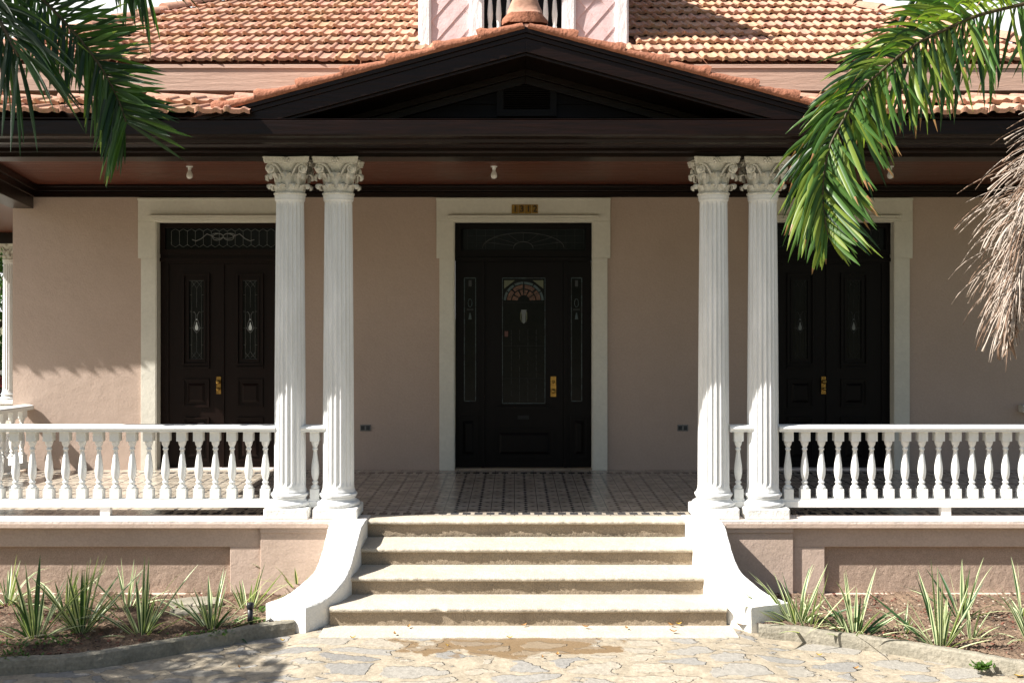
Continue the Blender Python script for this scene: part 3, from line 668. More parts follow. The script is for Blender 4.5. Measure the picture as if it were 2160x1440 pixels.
# hip caps
b = MB()
def caps(b, p0, p1, L_, r, rr, up=Vector((0,0,1))):
    d = (p1-p0); n = int(d.length/L_); d = d.normalized(); s_ = d.cross(up).normalized(); q = s_.cross(d).normalized()
    for k in range(n):
        a0 = p0+d*(k*L_-.03); a1 = p0+d*((k+1)*L_+.02); rows = []; j = rr.uniform(-.008,.008)
        for (pt, rad, h) in ((a0, r*1.12, .0+j), (a0+d*.03, r*1.12, .0+j), (a1, r*.9, -.015+j)):
            rows.append([pt+s_*(rad*math.cos(t))+q*(rad*.75*math.sin(t)+h) for t in [i*math.pi/8 for i in range(9)]])
        b.grid(rows, sm=True); b.add(rows[0], [tuple(range(9))])
caps(b, Vector((XCL,EY,EZ+.03)), Vector((XCL+dy,RY,RZ+.03)), .36, .13, random.Random(2)); caps(b, Vector((XCR,EY,EZ+.03)), Vector((XCR-dy,RY,RZ+.03)), .36, .13, random.Random(3))
caps(b, Vector((XCL+dy,RY,RZ+.03)), Vector((XCR-dy,RY,RZ+.03)), .36, .13, random.Random(4))
o = b.build('hip_caps', clayp, fix=False); o.parent = roof
# fascia and frieze boards under the main eave
b = MB(); b.box(-6.4, 6.8, 12.375, 12.42, 5.05, 5.345); b.box(-6.4, 6.8, 12.36, 12.3745, 5.30, 5.345); b.box(-6.4, 6.8, 12.421, WY+.3, 5.20, 5.24)
hb(b, 'eave_fascia', peach, bevel=.004)
b = MB(); b.box(-6.0, 6.8, 12.9, 12.93, 4.5, 5.199)
for k in range(15):
    x = -6.0+k*.92; b.box(x, x+.09, 12.86, 12.899, 4.5, 5.199)
hb(b, 'frieze_board', peach, bevel=.003)
b = MB(); b.box(-6.0,6.8,12.94,WY-.001,4.5,4.9)
hb(b, 'upper_wall', pink)
# tiled skirt of the porch
al2 = math.radians(23); v2 = Vector((0, math.cos(al2), math.sin(al2))); n2 = Vector((0,-math.sin(al2), math.cos(al2)))
AX, AZ, SL = .10, CZ+602/246, .272
sk = hb(MB().__class__(), 'porch_roof', claym) if False else None
def clipskirt(uu, vv):
    x = -6.2+uu; z = 4.2+vv*math.sin(al2)+.03
    return z > AZ-abs(x-AX)*SL-.02
pr = bpy.data.objects['roof_deck']
tiles('skirt_tiles', Vector((-6.2,9.28,4.20)), u, v2, n2, .232, .33, 28, 2, clipskirt, clay, pr, jit=1.8, seed=5)
tiles('skirt_tiles', Vector((-6.2+28*.232,9.28,4.20)), u, v2, n2, .232, .33, 29, 2, lambda a_, b_: clipskirt(a_+28*.232, b_), clay, pr, jit=1.8, seed=6)
rr = random.Random(6)
for (x0, x1) in ((-6.1, AX-2.05), (AX+2.05, 6.9)):
    b = MB(); caps(b, Vector((x0,9.93,4.46)), Vector((x1,9.93,4.46)), .40, .085, rr); o = b.build('skirt_ridge_caps', clayp, fix=False); o.parent = pr
# left side wing roof whose scalloped eave shades the wall
b = MB(); b.box(-11.6, -6.45, 12.5, 24, 4.31, 4.36); b.box(-11.6, -6.3, 12.52, 12.55, 4.2, 4.309)
wr_ = hb(b, 'side_porch_roof', claym)
tiles('wing_eave_tiles', Vector((-11.6,12.43,4.34)), u, v2, n2, .232, .33, 22, 3, lambda a_, b_: True, clay, wr_, seed=8)

# gable (pediment)
gb = empty('gable'); gb.parent = house; gb.matrix_parent_inverse = Matrix.Translation(house.location).inverted()
def gbb(mb, name, mats, **k): o = mb.build(name, mats, **k); o.parent = gb; return o
def rake(b, y0, y1, drop0, drop1, zmin, m=0, y00=None):
    # band following the slope between vertical offsets, cut at height zmin
    za, zb = AZ-drop0, AZ-drop1
    for s_ in (-1, 1):
        xa, xb = (za-zmin)/SL, (zb-zmin)/SL
        b.prism([(AX,za),(AX+s_*xa,zmin),(AX+s_*xb,zmin),(AX,zb)], y0, y1, m)
b = MB(); zc_ = 4.185
rake(b, 9.335, 9.40, .0, .045, zc_); rake(b, 9.355, 9.401, .046, .085, zc_); rake(b, 9.37, 9.42, .086, .205, zc_)
rake(b, 9.40, 9.998, .205, .23, zc_); rake(b, 9.9, 9.97, .231, .29, zc_); rake(b, 9.93, 9.98, .291, .36, zc_)
gbb(b, 'rake_boards', dwood, bevel=.003)
b = MB(); za = AZ-.231
b.prism([(AX,za),(AX+(za-zc_)/SL,zc_),(AX-(za-zc_)/SL,zc_)], 10.0, 10.05)
k = 0; z = zc_+.004
while z < za-.05:
    z1 = z+.125; xa = (za-z)/SL-.2; xb = max(.02, (za-z1)/SL-.2)
    b.add([(AX-xa,9.975,z),(AX+xa,9.975,z),(AX+xb,9.992,z1-.006),(AX-xb,9.992,z1-.006),(AX-xa,9.999,z),(AX+xa,9.999,z)], [(0,1,2,3),(0,4,5,1)]); z = z1
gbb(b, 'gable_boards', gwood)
b = MB(); vx0, vx1, vz0, vz1 = (1062-VX)/230, (1160-VX)/230, CZ+(660-236)/230, CZ+(660-168)/230
rectframe(b, vx0-.06, vx1+.06, vz0-.05, vz1+.02, 9.97, .06, .03); b.prism([(vx0-.06,vz1+.02),(vx1+.06,vz1+.02),((vx0+vx1)/2+.1,vz1+.07),((vx0+vx1)/2-.1,vz1+.07)], 9.94, 9.97)
for k in range(14):
    z = vz0+.01+(vz1-vz0-.04)*k/13; b.add([(vx0,9.94,z),(vx1,9.94,z),(vx1,9.965,z+.022),(vx0,9.965,z+.022),(vx0,9.968,z+.016),(vx1,9.968,z+.016),(vx1,9.943,z-.006),(vx0,9.943,z-.006)], [(0,1,2,3),(7,6,5,4),(0,7,6,1)])
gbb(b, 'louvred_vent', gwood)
# gable roof planes back to the main roof
b = MB()
for s_ in (-1, 1):
    zlow = 4.3; xx = (AZ+.03-zlow)/SL
    b.add([(AX,9.34,AZ+.03),(AX+s_*xx,9.34,zlow),(AX+s_*xx,12.9,zlow),(AX,12.9,AZ+.03),(AX,9.34,AZ+.001),(AX+s_*xx,9.34,zlow-.02)], [(0,1,2,3),(0,4,5,1)])
gbb(b, 'gable_roof', clayp)
# stepped barge tiles bedded in mortar
b = MB(); rr = random.Random(11)
for s_ in (-1, 1):
    dd = Vector((s_, 0, -SL)).normalized(); up = Vector((s_*SL, 0, 1)).normalized(); p = Vector((AX, 0, AZ+.0))
    d0 = .02; k = 0
    while d0 < 2.62:
        L_ = rr.uniform(.36,.44); nseg = 9; rows = []
        for i in range(nseg+1):
            t = d0+L_*i/nseg; th = .052+.045*(i/nseg)**1.5+rr.uniform(-.004,.004)+(.012 if i in (nseg-1, nseg) else 0)
            if i == nseg: th -= .012
            cpt = p+dd*t; r_ = []
            for (yy, hh) in ((9.325,-.01),(9.315,.3),(9.325,.72),(9.36,.97),(9.42,1.0),(9.50,.8),(9.53,-.01)):
                r_.append(cpt+up*(hh*th if hh > 0 else hh)+Vector((rr.uniform(-.004,.004), yy+rr.uniform(-.005,.005), 0)))
            rows.append(r_)
        b.grid(rows, sm=True, closed=True); b.add(rows[-1], [tuple(range(7))]); b.add(rows[0], [tuple(range(7))])
        d0 += L_*.965; k += 1
gbb(b, 'barge_tiles', claym, fix=True)
# ridge boss: mortar lump and curved finial
b = MB(); rr = random.Random(12); rows = []
Zf = lambda py: CZ+(660-py)/243
for (py, hw) in ((54,.20),(48,.20),(42,.19),(36,.165),(33,.158),(25,.150),(15,.130),(5,.115),(-8,.09),(-25,.07),(-50,.06),(-70,.09),(-85,.03)):
    z = Zf(py); j = .008 if py > 30 else .001; n = 14; r_ = []
    for k in range(n):
        t = 2*math.pi*k/n; r_.append((AX-.01+(hw+rr.uniform(-j,j))*math.copysign(abs(math.cos(t))**.7, math.cos(t)), 9.45+(.12 if py > 30 else .06)*math.sin(t)+rr.uniform(-j,j), z+rr.uniform(-j,j)*.6))
    rows.append(r_)
b.grid(rows[:5], sm=True, closed=True); b.grid(rows[4:], m=1, sm=True, closed=True); b.add(rows[-1], [tuple(range(14))], 1)
gbb(b, 'ridge_finial', [claym, clayp])

# dormer
dm = empty('dormer'); dm.parent = house; dm.matrix_parent_inverse = Matrix.Translation(house.location).inverted()
def dmb(mb, name, mats, **k): o = mb.build(name, mats, **k); o.parent = dm; return o
DYY = 13.0; sd_ = F/DYY; XD = lambda px: (px-VX)/sd_; ZD = lambda py: CZ+(660-py)/sd_
zt_, zb_ = ZD(-190), ZD(100)
b = MB()
for (p0, p1, yy) in ((883,910,0),(990,1021,-.01),(1185,1214,-.01),(1297,1325,0)):
    b.box(XD(p0), XD(p1), DYY-.05+yy, DYY+.05, zb_-.1, zt_); b.box(XD(p0)+.02, XD(p1)-.02, DYY-.058+yy, DYY-.051+yy, zb_-.1, zt_)
b.box(XD(1021)+.001, XD(1185)-.001, DYY-.04, DYY+.05, zb_-.1, ZD(78))
b.box(XD(1021)+.001, XD(1185)-.001, DYY-.04, DYY+.05, ZD(-60), ZD(-50))
dmb(b, 'corner_posts', peel, bevel=.006)
for (p0, p1) in ((910,990),(1214,1297)):
    b = MB(); x0, x1 = XD(p0)+.001, XD(p1)-.001; b.box(x0, x1, DYY-.01, DYY+.02, zb_-.1, zt_)
    # diamond shingles, each row proud of the one above
    wdm = .26; hd = .30; rr = random.Random(p0); r_ = 0; z = zb_-.15
    rowsz = []
    while z < zt_-.3: rowsz.append(z); z += hd/2
    for r_, z in enumerate(rowsz):
        x = x0-wdm+(wdm/2 if r_ % 2 else 0)
        while x < x1+wdm:
            q = [(x,z+hd/2),(x+wdm/2,z),(x+wdm,z+hd/2),(x+wdm/2,z+hd)]
            # clip polygon to the panel width
            def clip(poly, xc, keep_gt):
                out = []
                for i in range(len(poly)):
                    a_, b_ = poly[i], poly[(i+1)%len(poly)]; ia = (a_[0]>xc)==keep_gt; ib = (b_[0]>xc)==keep_gt
                    if ia: out.append(a_)
                    if ia != ib: t = (xc-a_[0])/(b_[0]-a_[0]); out.append((xc, a_[1]+(b_[1]-a_[1])*t))
                return out
            q = clip(clip(q, x0, True), x1, False)
            if len(q) > 2:
                y_of = lambda zz: DYY-.034+.020*(zz-z)/hd
                n = len(q); b.add([(a_,y_of(b_),b_) for a_,b_ in q]+[(a_,y_of(b_)+.012,b_) for a_,b_ in q], [tuple(range(n))]+[(i,(i+1)%n,(i+1)%n+n,i+n) for i in range(n)])
            x += wdm
    dmb(b, 'shingle_panel', shing)
b = MB(); b.box(XD(1021), XD(1185), DYY+.35, DYY+.40, zb_-.1, zt_); b.box(XD(1021)-.02, XD(1021)-.001, DYY+.05, DYY+.35, zb_, zt_); b.box(XD(1185)+.001, XD(1185)+.02, DYY+.05, DYY+.35, zb_, zt_)
dmb(b, 'balcony_recess', dwood)
bpz = ZD(80)
for k, px in enumerate((1034,1052,1073,1091,1112,1131,1151,1170)):
    b = MB(); b.lathe([(.022,0),(.026,.02),(.022,.05),(.03,.12),(.034,.18),(.026,.3),(.014,.42),(.012,.55),(.018,.62),(.02,.68)], 12, (XD(px), DYY, ZD(54) if False else bpz+.1))
    dmb(b, 'baluster', white)
for s_, xx in ((-1, XD(884)), (1, XD(1324))):
    b = MB(); b.box(min(xx,xx-s_*.06), max(xx,xx-s_*.06), DYY+.051, DYY+4, EZ+.2, zt_); dmb(b, 'side_wall', peel)
b = MB(); cxd = (XD(883)+XD(1325))/2
for s_ in (-1, 1):
    b.add([(cxd,DYY-.5,zt_+.62),(cxd+s_*1.55,DYY-.5,zt_-.06),(cxd+s_*1.55,DYY+4,zt_-.06),(cxd,DYY+4,zt_+.62),(cxd,DYY-.5,zt_+.70),(cxd+s_*1.55,DYY-.5,zt_+.02),(cxd+s_*1.55,DYY+4,zt_+.02),(cxd,DYY+4,zt_+.70)], [(0,1,2,3),(4,5,6,7),(0,1,5,4),(1,2,6,5),(3,2,6,7)])
b.prism([(cxd-1.3,zt_),(cxd+1.3,zt_),(cxd,zt_+.6)], DYY-.03, DYY+.03)
dmb(b, 'dormer_roof', clayp)

# ------------------------------------------------------------------ columns
def cap_parts():
    """Corinthian capital, origin at its foot, height .33"""
    H = .325; b = MB()
    bell = [(.118,0),(.116,.05),(.12,.14),(.135,.22),(.16,.275),(.165,.28)]
    b.lathe(bell, 24)
    b.lathe([(.13,-.005),(.142,.004),(.142,.016),(.13,.024),(.12,.026)], 24)
    def leaf(ang, z0, h, wd, out, lobes=True):
        d = Vector((math.cos(ang), math.sin(ang), 0)); s_ = Vector((-d.y, d.x, 0)); rows = []
        N_ = 12
        for i in range(N_+1):
            t = i/N_
            if t < .72: r = .120+.02*t+out*.25*t*t; z = z0+h*t/.80
            else:
                q = (t-.72)/.28; r = .120+.0144+out*.13+out*.95*math.sin(q*math.pi*.62); z = z0+h*(.9+.13*math.sin(q*math.pi))-h*.30*q*q
            w_ = wd*(.55+.45*math.sin(min(1,t*1.15)*math.pi*.62))*(1-.75*max(0,(t-.78)/.22)); w_ *= 1+(.16*math.sin(t*26) if lobes else 0)
            row = []
            for k in range(-3, 4):
                f_ = k/3; rr_ = r-.012*f_*f_-.002+(.008 if k == 0 else 0)+(.005 if abs(k) == 2 else 0)
                row.append(d*rr_+s_*(w_*f_)+Vector((0,0,z-.012*f_*f_)))
            rows.append(row)
        b.grid(rows, sm=True)
        rows2 = [[p*1.0-d*.012 for p in r] for r in rows]
        b.grid(rows2, sm=True)
        for e in (0, 6): b.grid([[r[e] for r in rows], [r[e] for r in rows2]])
        b.grid([rows[-1], rows2[-1]])
    for k in range(8): leaf(k*math.pi/4+math.pi/8, .0, .10, .036, .062)
    for k in range(8): leaf(k*math.pi/4, .05, .15, .040, .078)
    # volutes: spirals at the four corners, seen on both sides, plus stalks
    for k in range(4):
        a0 = math.pi/4+k*math.pi/2
        for s_ in (-1, 1):
            a1 = a0+s_*.26; d = Vector((math.cos(a1), math.sin(a1), 0)); pts = []; rad = []
            fa = k*math.pi/2+(0 if s_ < 0 else math.pi/2)   # face normal direction
            fn = Vector((math.cos(fa), math.sin(fa), 0)); tg = Vector((math.cos(a0),math.sin(a0),0))-fn*(math.cos(a0-fa)); tg.normalize()
            cen = fn*.150+tg*.135+Vector((0,0,.225))
            for i in range(9):      # stalk rising from behind the leaves
                t = i/8; pts.append(fn*(.135+.022*t)+tg*(.035+.085*t)+Vector((0,0,.16+.10*math.sin(t*math.pi*.55)))); rad.append(.010+.004*t)
            for i in range(22):
                t = i/21; an = math.pi*.62-t*math.pi*3.3; r = .040*(1-t)**.8+.004
                pts.append(cen+tg*(r*math.cos(an))+Vector((0,0,r*math.sin(an)+.0))+fn*(.006+.012*t)); rad.append(.012-.006*t)
            b.tube(pts, rad, 6)
        dg = Vector((math.cos(a0), math.sin(a0), 0)); sg = Vector((-dg.y,dg.x,0))
        rows = []                   # corner leaf under the volute
        for i in range(8):
            t = i/7; r = .14+.085*t; z = .15+.10*t-(.04 if i == 7 else 0); w_ = .02+.018*math.sin(t*math.pi)
            rows.append([dg*(r-.006)+sg*w_+Vector((0,0,z-.015)), dg*(r+.012)+Vector((0,0,z)), dg*(r-.006)-sg*w_+Vector((0,0,z-.015))])
        b.grid(rows, sm=True); b.lathe([(.001,-.05),(.022,-.035),(.03,0),(.022,.035),(.001,.05)], 10, tuple(dg*.205+Vector((0,0,.225))))
    # abacus with hollow sides
    for (z0, z1, gr) in ((.272,.288,-.008),(.288,.312,.0),(.312,.325,.008)):
        ring = []
        for k in range(4):
            a0 = math.pi/4+k*math.pi/2; c0 = Vector((math.cos(a0),math.sin(a0),0))*(.278+gr); c1 = Vector((math.cos(a0+math.pi/2),math.sin(a0+math.pi/2),0))*(.278+gr)
            mid = (c0+c1)/2; md_ = mid.normalized(); e = (c1-c0).normalized()
            ring.append(c0+e*.018)
            for i in range(1, 8): t = i/8; ring.append(c0.lerp(c1, t)-md_*(.028*math.sin(t*math.pi)))
            ring.append(c1-e*.018)
        n = len(ring); b.add([p+Vector((0,0,z0)) for p in ring]+[p+Vector((0,0,z1)) for p in ring], [tuple(range(n)), tuple(range(2*n-1,n-1,-1))]+[(i,(i+1)%n,(i+1)%n+n,i+n) for i in range(n)])
    for k in range(4):             # rosettes on the abacus
        a0 = k*math.pi/2; d = Vector((math.cos(a0),math.sin(a0),0)); s_ = Vector((-d.y,d.x,0)); c0 = d*.180+Vector((0,0,.294))
        for i in range(6):
            an = i*math.pi/3; pc = c0+s_*(.020*math.cos(an))+Vector((0,0,.020*math.sin(an)))
            b.tube([pc-d*.012, pc, pc+d*.010], [.013,.013,.006], 7)
        b.tube([c0, c0+d*.018], [.012,.006], 8)
    return b
def shaft_mb(H, r0, r1, flutes=20):
    b = MB(); rows = []; n = flutes*8
    zs = [0,.02,.035,.05,.09,.11,.14,.2]+[.2+(H-.4)*i/10 for i in range(1,10)]+[H-.2,H-.11,H-.09,H-.075,H-.06,H-.045,H-.03,H-.015,H]
    for z in zs:
        t = z/H; r = r0+(r1-r0)*(t**1.6)
        ex = 0
        if z < .045: ex = .012*(1-(z/.045))**2
        if z > H-.05: ex = .010+(.004 if z > H-.02 else 0)
        am = 1.0 if .09 <= z <= H-.09 else 0.0
        if z < .05 or z > H-.075: am = 0
        elif z < .09: am = .0 if z < .06 else .8
        elif z > H-.09: am = .6
        row = []
        for k in range(n):
            ph = (k % 8)/8; c_ = math.cos(math.pi*(ph-.5)*1.0) if True else 0
            fl = (max(0, math.sin(math.pi*min(1, max(0, (ph-.09)/.82)))))**.6
            rr_ = r+ex-am*.0125*fl; a_ = 2*math.pi*k/n; row.append((rr_*math.cos(a_), rr_*math.sin(a_), z))
        rows.append(row)
    b.grid(rows, sm=False, closed=True); b.add(rows[-1], [tuple(range(n))]); return b
CB = FZ+.012
def make_column():
    o = empty('column')
    b = MB(); b.box(-.205,.205,-.205,.205,0,.098); b.build('plinth', whitestone, o, bevel=.012)
    b = MB(); pr_ = [(.19,.098)]
    for (rc, zc, rr_, n) in ((.178,.121,.023,8),): pr_ += [(rc+rr_*math.sin(i*math.pi/n), zc-rr_*math.cos(i*math.pi/n)) for i in range(n+1)]
    pr_ += [(.172,.146),(.172,.152),(.160,.158),(.155,.168),(.158,.18),(.168,.184),(.168,.188)]
    pr_ += [(.158+.018*math.sin(i*math.pi/8), .205-.017*math.cos(i*math.pi/8)) for i in range(9)]+[(.155,.224),(.155,.232),(.148,.236)]
    b.lathe(pr_, 40); b.build('base', colm, o)
    z1 = CZ+(660-413)*10.18/F-CB
    sh = shaft_mb(z1-.232, .146, .128).build('shaft', colm, o); sh.location = (0,0,.232)
    cp = cap_parts().build('capital', capm, o, fix=True); cp.location = (0,0,z1+.002)
    hh = BB-CB-z1-.004; cp.scale = (1.06,1.06,hh/.325)
    return o
c0 = make_column(); CY = 10.18
cols = [(612,'fluted white column second from the left edge, beside the left railing','x'),(714,'fluted white column on the left edge of the entrance steps','x'),(1505,'fluted white column on the right edge of the entrance steps','x'),(1609,'fluted white column beside the right railing, partly behind the palm frond','x')]
cols[0] = (612,'fluted white column at the end of the left railing, outer one of the left pair','x')
for i, (px, lb, _) in enumerate(cols):
    o = c0 if i == 0 else copy_tree(c0)
    o.location = ((px-VX)*CY/F, CY, CB); o.rotation_euler.z = 0
    tag(o, lb, 'column', 'white Corinthian columns of the porch')
    if i == 1:
        pass
o = copy_tree(c0); o.location = (-10.5, 22.7, CB); tag(o, 'distant sunlit white column at the far left edge behind the house corner', 'column', 'white Corinthian columns of the porch')
b = MB(); b.box(-11.6, xs, 22.5, 22.9, BB, CEIL+.099); hb(b, 'side_porch_beam', dwood)

# ------------------------------------------------------------------ balustrades
def baluster_mb():
    H = .635; b = MB(); q = .043
    b.box(-q,q,-q,q,0,.092); b.box(-q,q,-q,q,H-.092,H)
    b.lathe([(.036,.092),(.040,.10),(.040,.112),(.030,.122),(.022,.132),(.022,.142),(.030,.147),(.031,.156),(.023,.163),(.020,.17),(.030,.195),(.037,.235),(.038,.265),(.034,.32),(.026,.38),(.019,.43),(.0175,.455),(.024,.458),(.027,.466),(.024,.474),(.018,.479),(.024,.495),(.033,.512),(.035,.528),(.038,.532),(.038,.5435)], 16)
    return b
_bal = baluster_mb().build('baluster', white, bevel=.003); bal_me = _bal.data; bpy.data.objects.remove(_bal)
def rail_prof(): return [(-.085,0),(-.085,.018),(-.095,.024),(-.098,.036),(-.085,.052),(-.04,.062),(.04,.062),(.085,.052),(.098,.036),(.095,.024),(.085,.018),(.085,0)]
def bot_prof(): return [(-.05,0),(-.05,.055),(-.042,.062),(-.042,.078),(.042,.078),(.042,.062),(.05,.055),(.05,0)]
BZ0 = FZ+.095
def balustrade(A, B, positions, label, feet, group=None, cat='balustrade', bottom=None, zoff=0):
    A = Vector(A); B = Vector(B); d = (B-A).normalized(); s_ = Vector((-d.y, d.x, 0)); up = Vector((0,0,1))
    o = empty('balustrade', (0,0,0), label=label, cat=cat, group=group)
    b = MB(); b.extrude(rail_prof(), A+up*(1.428+zoff), B+up*(1.428+zoff), s_, up); b.build('handrail', white, o, bevel=.004)
    b = MB(); a2, b2 = bottom or (A, B); b.extrude(bot_prof(), Vector(a2)+up*(BZ0+zoff), Vector(b2)+up*(BZ0+zoff), s_, up); b.build('bottom_rail', white, o, bevel=.003)
    ang = math.atan2(d.y, d.x)
    for p in positions:
        q = bpy.data.objects.new('baluster', bal_me); col.objects.link(q); q.parent = o; q.location = (p[0], p[1], BZ0+.078+zoff); q.rotation_euler.z = ang
        q.scale.z = (1.428-BZ0-.078)/.635
    for p in feet:
        b = MB(); b.box(-.045,.045,-.035,.035,FZ+.0122,BZ0); f_ = b.build('rail_foot', white, o); f_.location = (p[0], p[1], 0)
    return o
cx_ = lambda px: (px-VX)*CY/F
PB = [(cx_(560-35.1*k), CY) for k in range(0, 17)]+[(cx_(560-35.1*k), CY) for k in range(17, 30)]
balustrade((-6.55,CY,0), (cx_(585),CY,0), PB, 'long white balustrade on the left side of the porch', [(cx_(224),CY)])
PR = [(cx_(1662+35.3*k), CY) for k in range(0, 21)]
balustrade((cx_(1640),CY,0), (cx_(1662+35.3*21),CY,0), PR, 'long white balustrade on the right side of the porch', [(cx_(1993),CY)])
balustrade((cx_(638),CY,0), (cx_(690),CY,0), [(cx_(665),CY)], 'short white railing with a single baluster between the left pair of columns', [], 'short railings between paired columns', bottom=((cx_(652),CY,0),(cx_(677),CY,0)))
balustrade((cx_(1537),CY,0), (cx_(1585),CY,0), [(cx_(1557),CY)], 'short white railing with a single baluster between the right pair of columns', [], 'short railings between paired columns', bottom=((cx_(1544),CY,0),(cx_(1569),CY,0)))
A_ = Vector((-5.90, WY-.01, 0)); B_ = Vector((-6.5, 10.3, 0)); n_ = 17
balustrade(A_, B_, [tuple(A_.lerp(B_, (k+.6)/n_))[:2] for k in range(n_)], 'white side balustrade meeting the pink wall at the left end of the porch', [], zoff=-.065)

# ------------------------------------------------------------------ stairs
st = empty('entrance_steps', (HX, 9.2, 0), label='tan concrete entrance steps flanked by curved white cheek walls', cat='steps')
def stb(mb, name, mats, **k): o = mb.build(name, mats, **k); o.parent = st; o.matrix_parent_inverse = Matrix.Translation(st.location).inverted(); return o
TR = [(9.98, .63, 10.22), (9.49, .483, 9.978), (9.06, .336, 9.515), (8.66, .189, 9.085)]
HW = [1.46, 1.455, 1.475, 1.56]
rs = random.Random(4)
for i, (yn, z, yb) in enumerate(TR):
    b = MB(); hw = HW[i]+.02
    # tread slab with a rounded, slightly chipped nosing
    n = 150; rows = []
    for k in range(n+1):
        x = HX-hw+2*hw*k/n; j = rs.uniform(-.0035,.0035)+.004*math.sin(k*.21+i); ch = .0
        if i == 3 and 38 < k < 44: ch = .022*(1-abs(k-41)/3.5)
        if i == 0: j *= 1.2
        y0 = yn+j+ch; zz = .001*math.sin(k*.4)
        rows.append([(x,yb,z-.04),(x,yn+.03,z-.04),(x,y0+.006,z-.036),(x,y0,z-.026),(x,y0+.001,z-.012),(x,y0+.008,z-.003+zz),(x,y0+.022,z),(x,yb,z)])
    b.grid(rows, sm=True, closed=False); b.add(rows[0],[tuple(range(8))]); b.add(rows[-1],[tuple(range(8))])
    if i == 0: b.box(HX-hw, HX+hw, 10.06, 10.2199, z-.3, z-.041)
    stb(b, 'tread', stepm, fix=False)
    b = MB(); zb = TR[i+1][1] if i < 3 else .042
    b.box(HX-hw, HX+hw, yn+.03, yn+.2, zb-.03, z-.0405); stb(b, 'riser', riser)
b = MB(); n = 80; rows = []
for k in range(n+1):
    x = HX-1.62+3.24*k/n; j = .006*math.sin(k*.5)+rs.uniform(-.005,.005); rows.append([(x,8.39+j,-.06),(x,8.388+j,.034),(x,8.40+j,.042),(x,8.75,.042)])
b.grid(rows, sm=True); stb(b, 'bottom_slab', stepm, fix=False)
inner = [(10.0,-1.345,.648),(9.75,-1.34,.65),(9.55,-1.335,.648),(9.38,-1.336,.60),(9.24,-1.342,.53),(9.09,-1.356,.438),(8.97,-1.375,.375),(8.88,-1.40,.335),(8.77,-1.455,.28),(8.67,-1.53,.245),(8.57,-1.64,.218)]
outer = [(10.0,-1.66,.648),(9.80,-1.655,.65),(9.6,-1.64,.648),(9.42,-1.63,.60),(9.29,-1.63,.53),(9.17,-1.648,.438),(9.08,-1.675,.375),(8.96,-1.725,.335),(8.86,-1.80,.28),(8.78,-1.88,.245),(8.71,-1.985,.218)]
def cheek(mir, nm):
    I = cat([Vector((x,y,z)) for y,x,z in inner], 4); O_ = cat([Vector((x,y,z)) for y,x,z in outer], 4); rows = []; rr = random.Random(5+mir)
    for p, q in zip(I, O_):
        j = lambda a: rr.uniform(-a,a); r_ = []
        base = [Vector((p.x,p.y,-.25)), Vector((p.x,p.y,p.z*.5)), Vector((p.x,p.y,p.z-.012)), p.lerp(q,.03), p.lerp(q,.35), p.lerp(q,.68), p.lerp(q,.97), Vector((q.x,q.y,q.z-.012)), Vector((q.x,q.y,q.z*.5)), Vector((q.x,q.y,-.25))]
        for t in base:
            t = t+Vector((j(.002),j(.002),j(.002)));  r_.append(Vector((2*HX-t.x if mir else t.x, t.y, t.z)))
        rows.append(r_)
    b = MB(); b.grid(rows, sm=False)
    e = rows[-1]; b.add([tuple(x) for x in e], [tuple(range(10))]); e = rows[0]; b.add([tuple(x) for x in e], [tuple(range(10))])
    return stb(b, nm, whitestone, fix=True, bevel=.008)
cheek(0, 'cheek_wall'); cheek(1, 'cheek_wall')

# ------------------------------------------------------------------ house number, bulbs, sockets
pl = empty('house_number_plate', (X(1107), WY-.04, ZW(442)), label='brass house number plate reading 1312 above the main door', cat='sign')
b = MB(); hw, hh = (X(1135)-X(1079))/2, (ZW(433)-ZW(452))/2
for k in range(4): b.box(-hw+2*hw*k/4+.0015, -hw+2*hw*(k+1)/4-.0015, -.006, .003, -hh+(.003 if k % 2 else 0), hh)
b.build('plate', brass, pl, bevel=.001)
for k, ch in enumerate('1312'):
    cu = bpy.data.curves.new('digit', 'FONT'); cu.body = ch; cu.size = hh*2*.98; cu.align_x = 'CENTER'; cu.align_y = 'CENTER'; cu.extrude = .0015; cu.offset = .0022
    tmp = bpy.data.objects.new('tmp', cu); dg = bpy.context.evaluated_depsgraph_get(); me = bpy.data.meshes.new_from_object(tmp, depsgraph=dg) if False else None
    col.objects.link(tmp); dg.update(); me = bpy.data.meshes.new_from_object(tmp.evaluated_get(dg)); bpy.data.objects.remove(tmp)
    me.materials.clear(); me.materials.append(digitm); o = bpy.data.objects.new('digit', me); col.objects.link(o); o.parent = pl
    o.location = (-hw+2*hw*(k+.5)/4+.004, -.009, 0); o.rotation_euler = (math.radians(90), 0, 0)
BY = 11.5
for px, lb in ((400,'bare frosted light bulb on the porch ceiling above the left double door'),(1042,'bare frosted light bulb on the porch ceiling above the main door'),(1878,'bare frosted light bulb on the porch ceiling above the right double door, by the frond')):
    o = empty('light_bulb', ((px-VX)*BY/F, BY, CEIL-.012), label=lb, cat='light bulb', group='bare bulbs on the porch ceiling')
    b = MB(); b.lathe([(.035,-.012),(.035,0)][::-1], 16); b.lathe([(.018,-.012),(.018,-.04)], 12); b.build('socket', white, o)
    b = MB(); b.lathe([(.016,-.04),(.018,-.055),(.03,-.08),(.034,-.10),(.030,-.12),(.018,-.132),(.003,-.136)], 16); b.build('glass_bulb', bulbm, o)
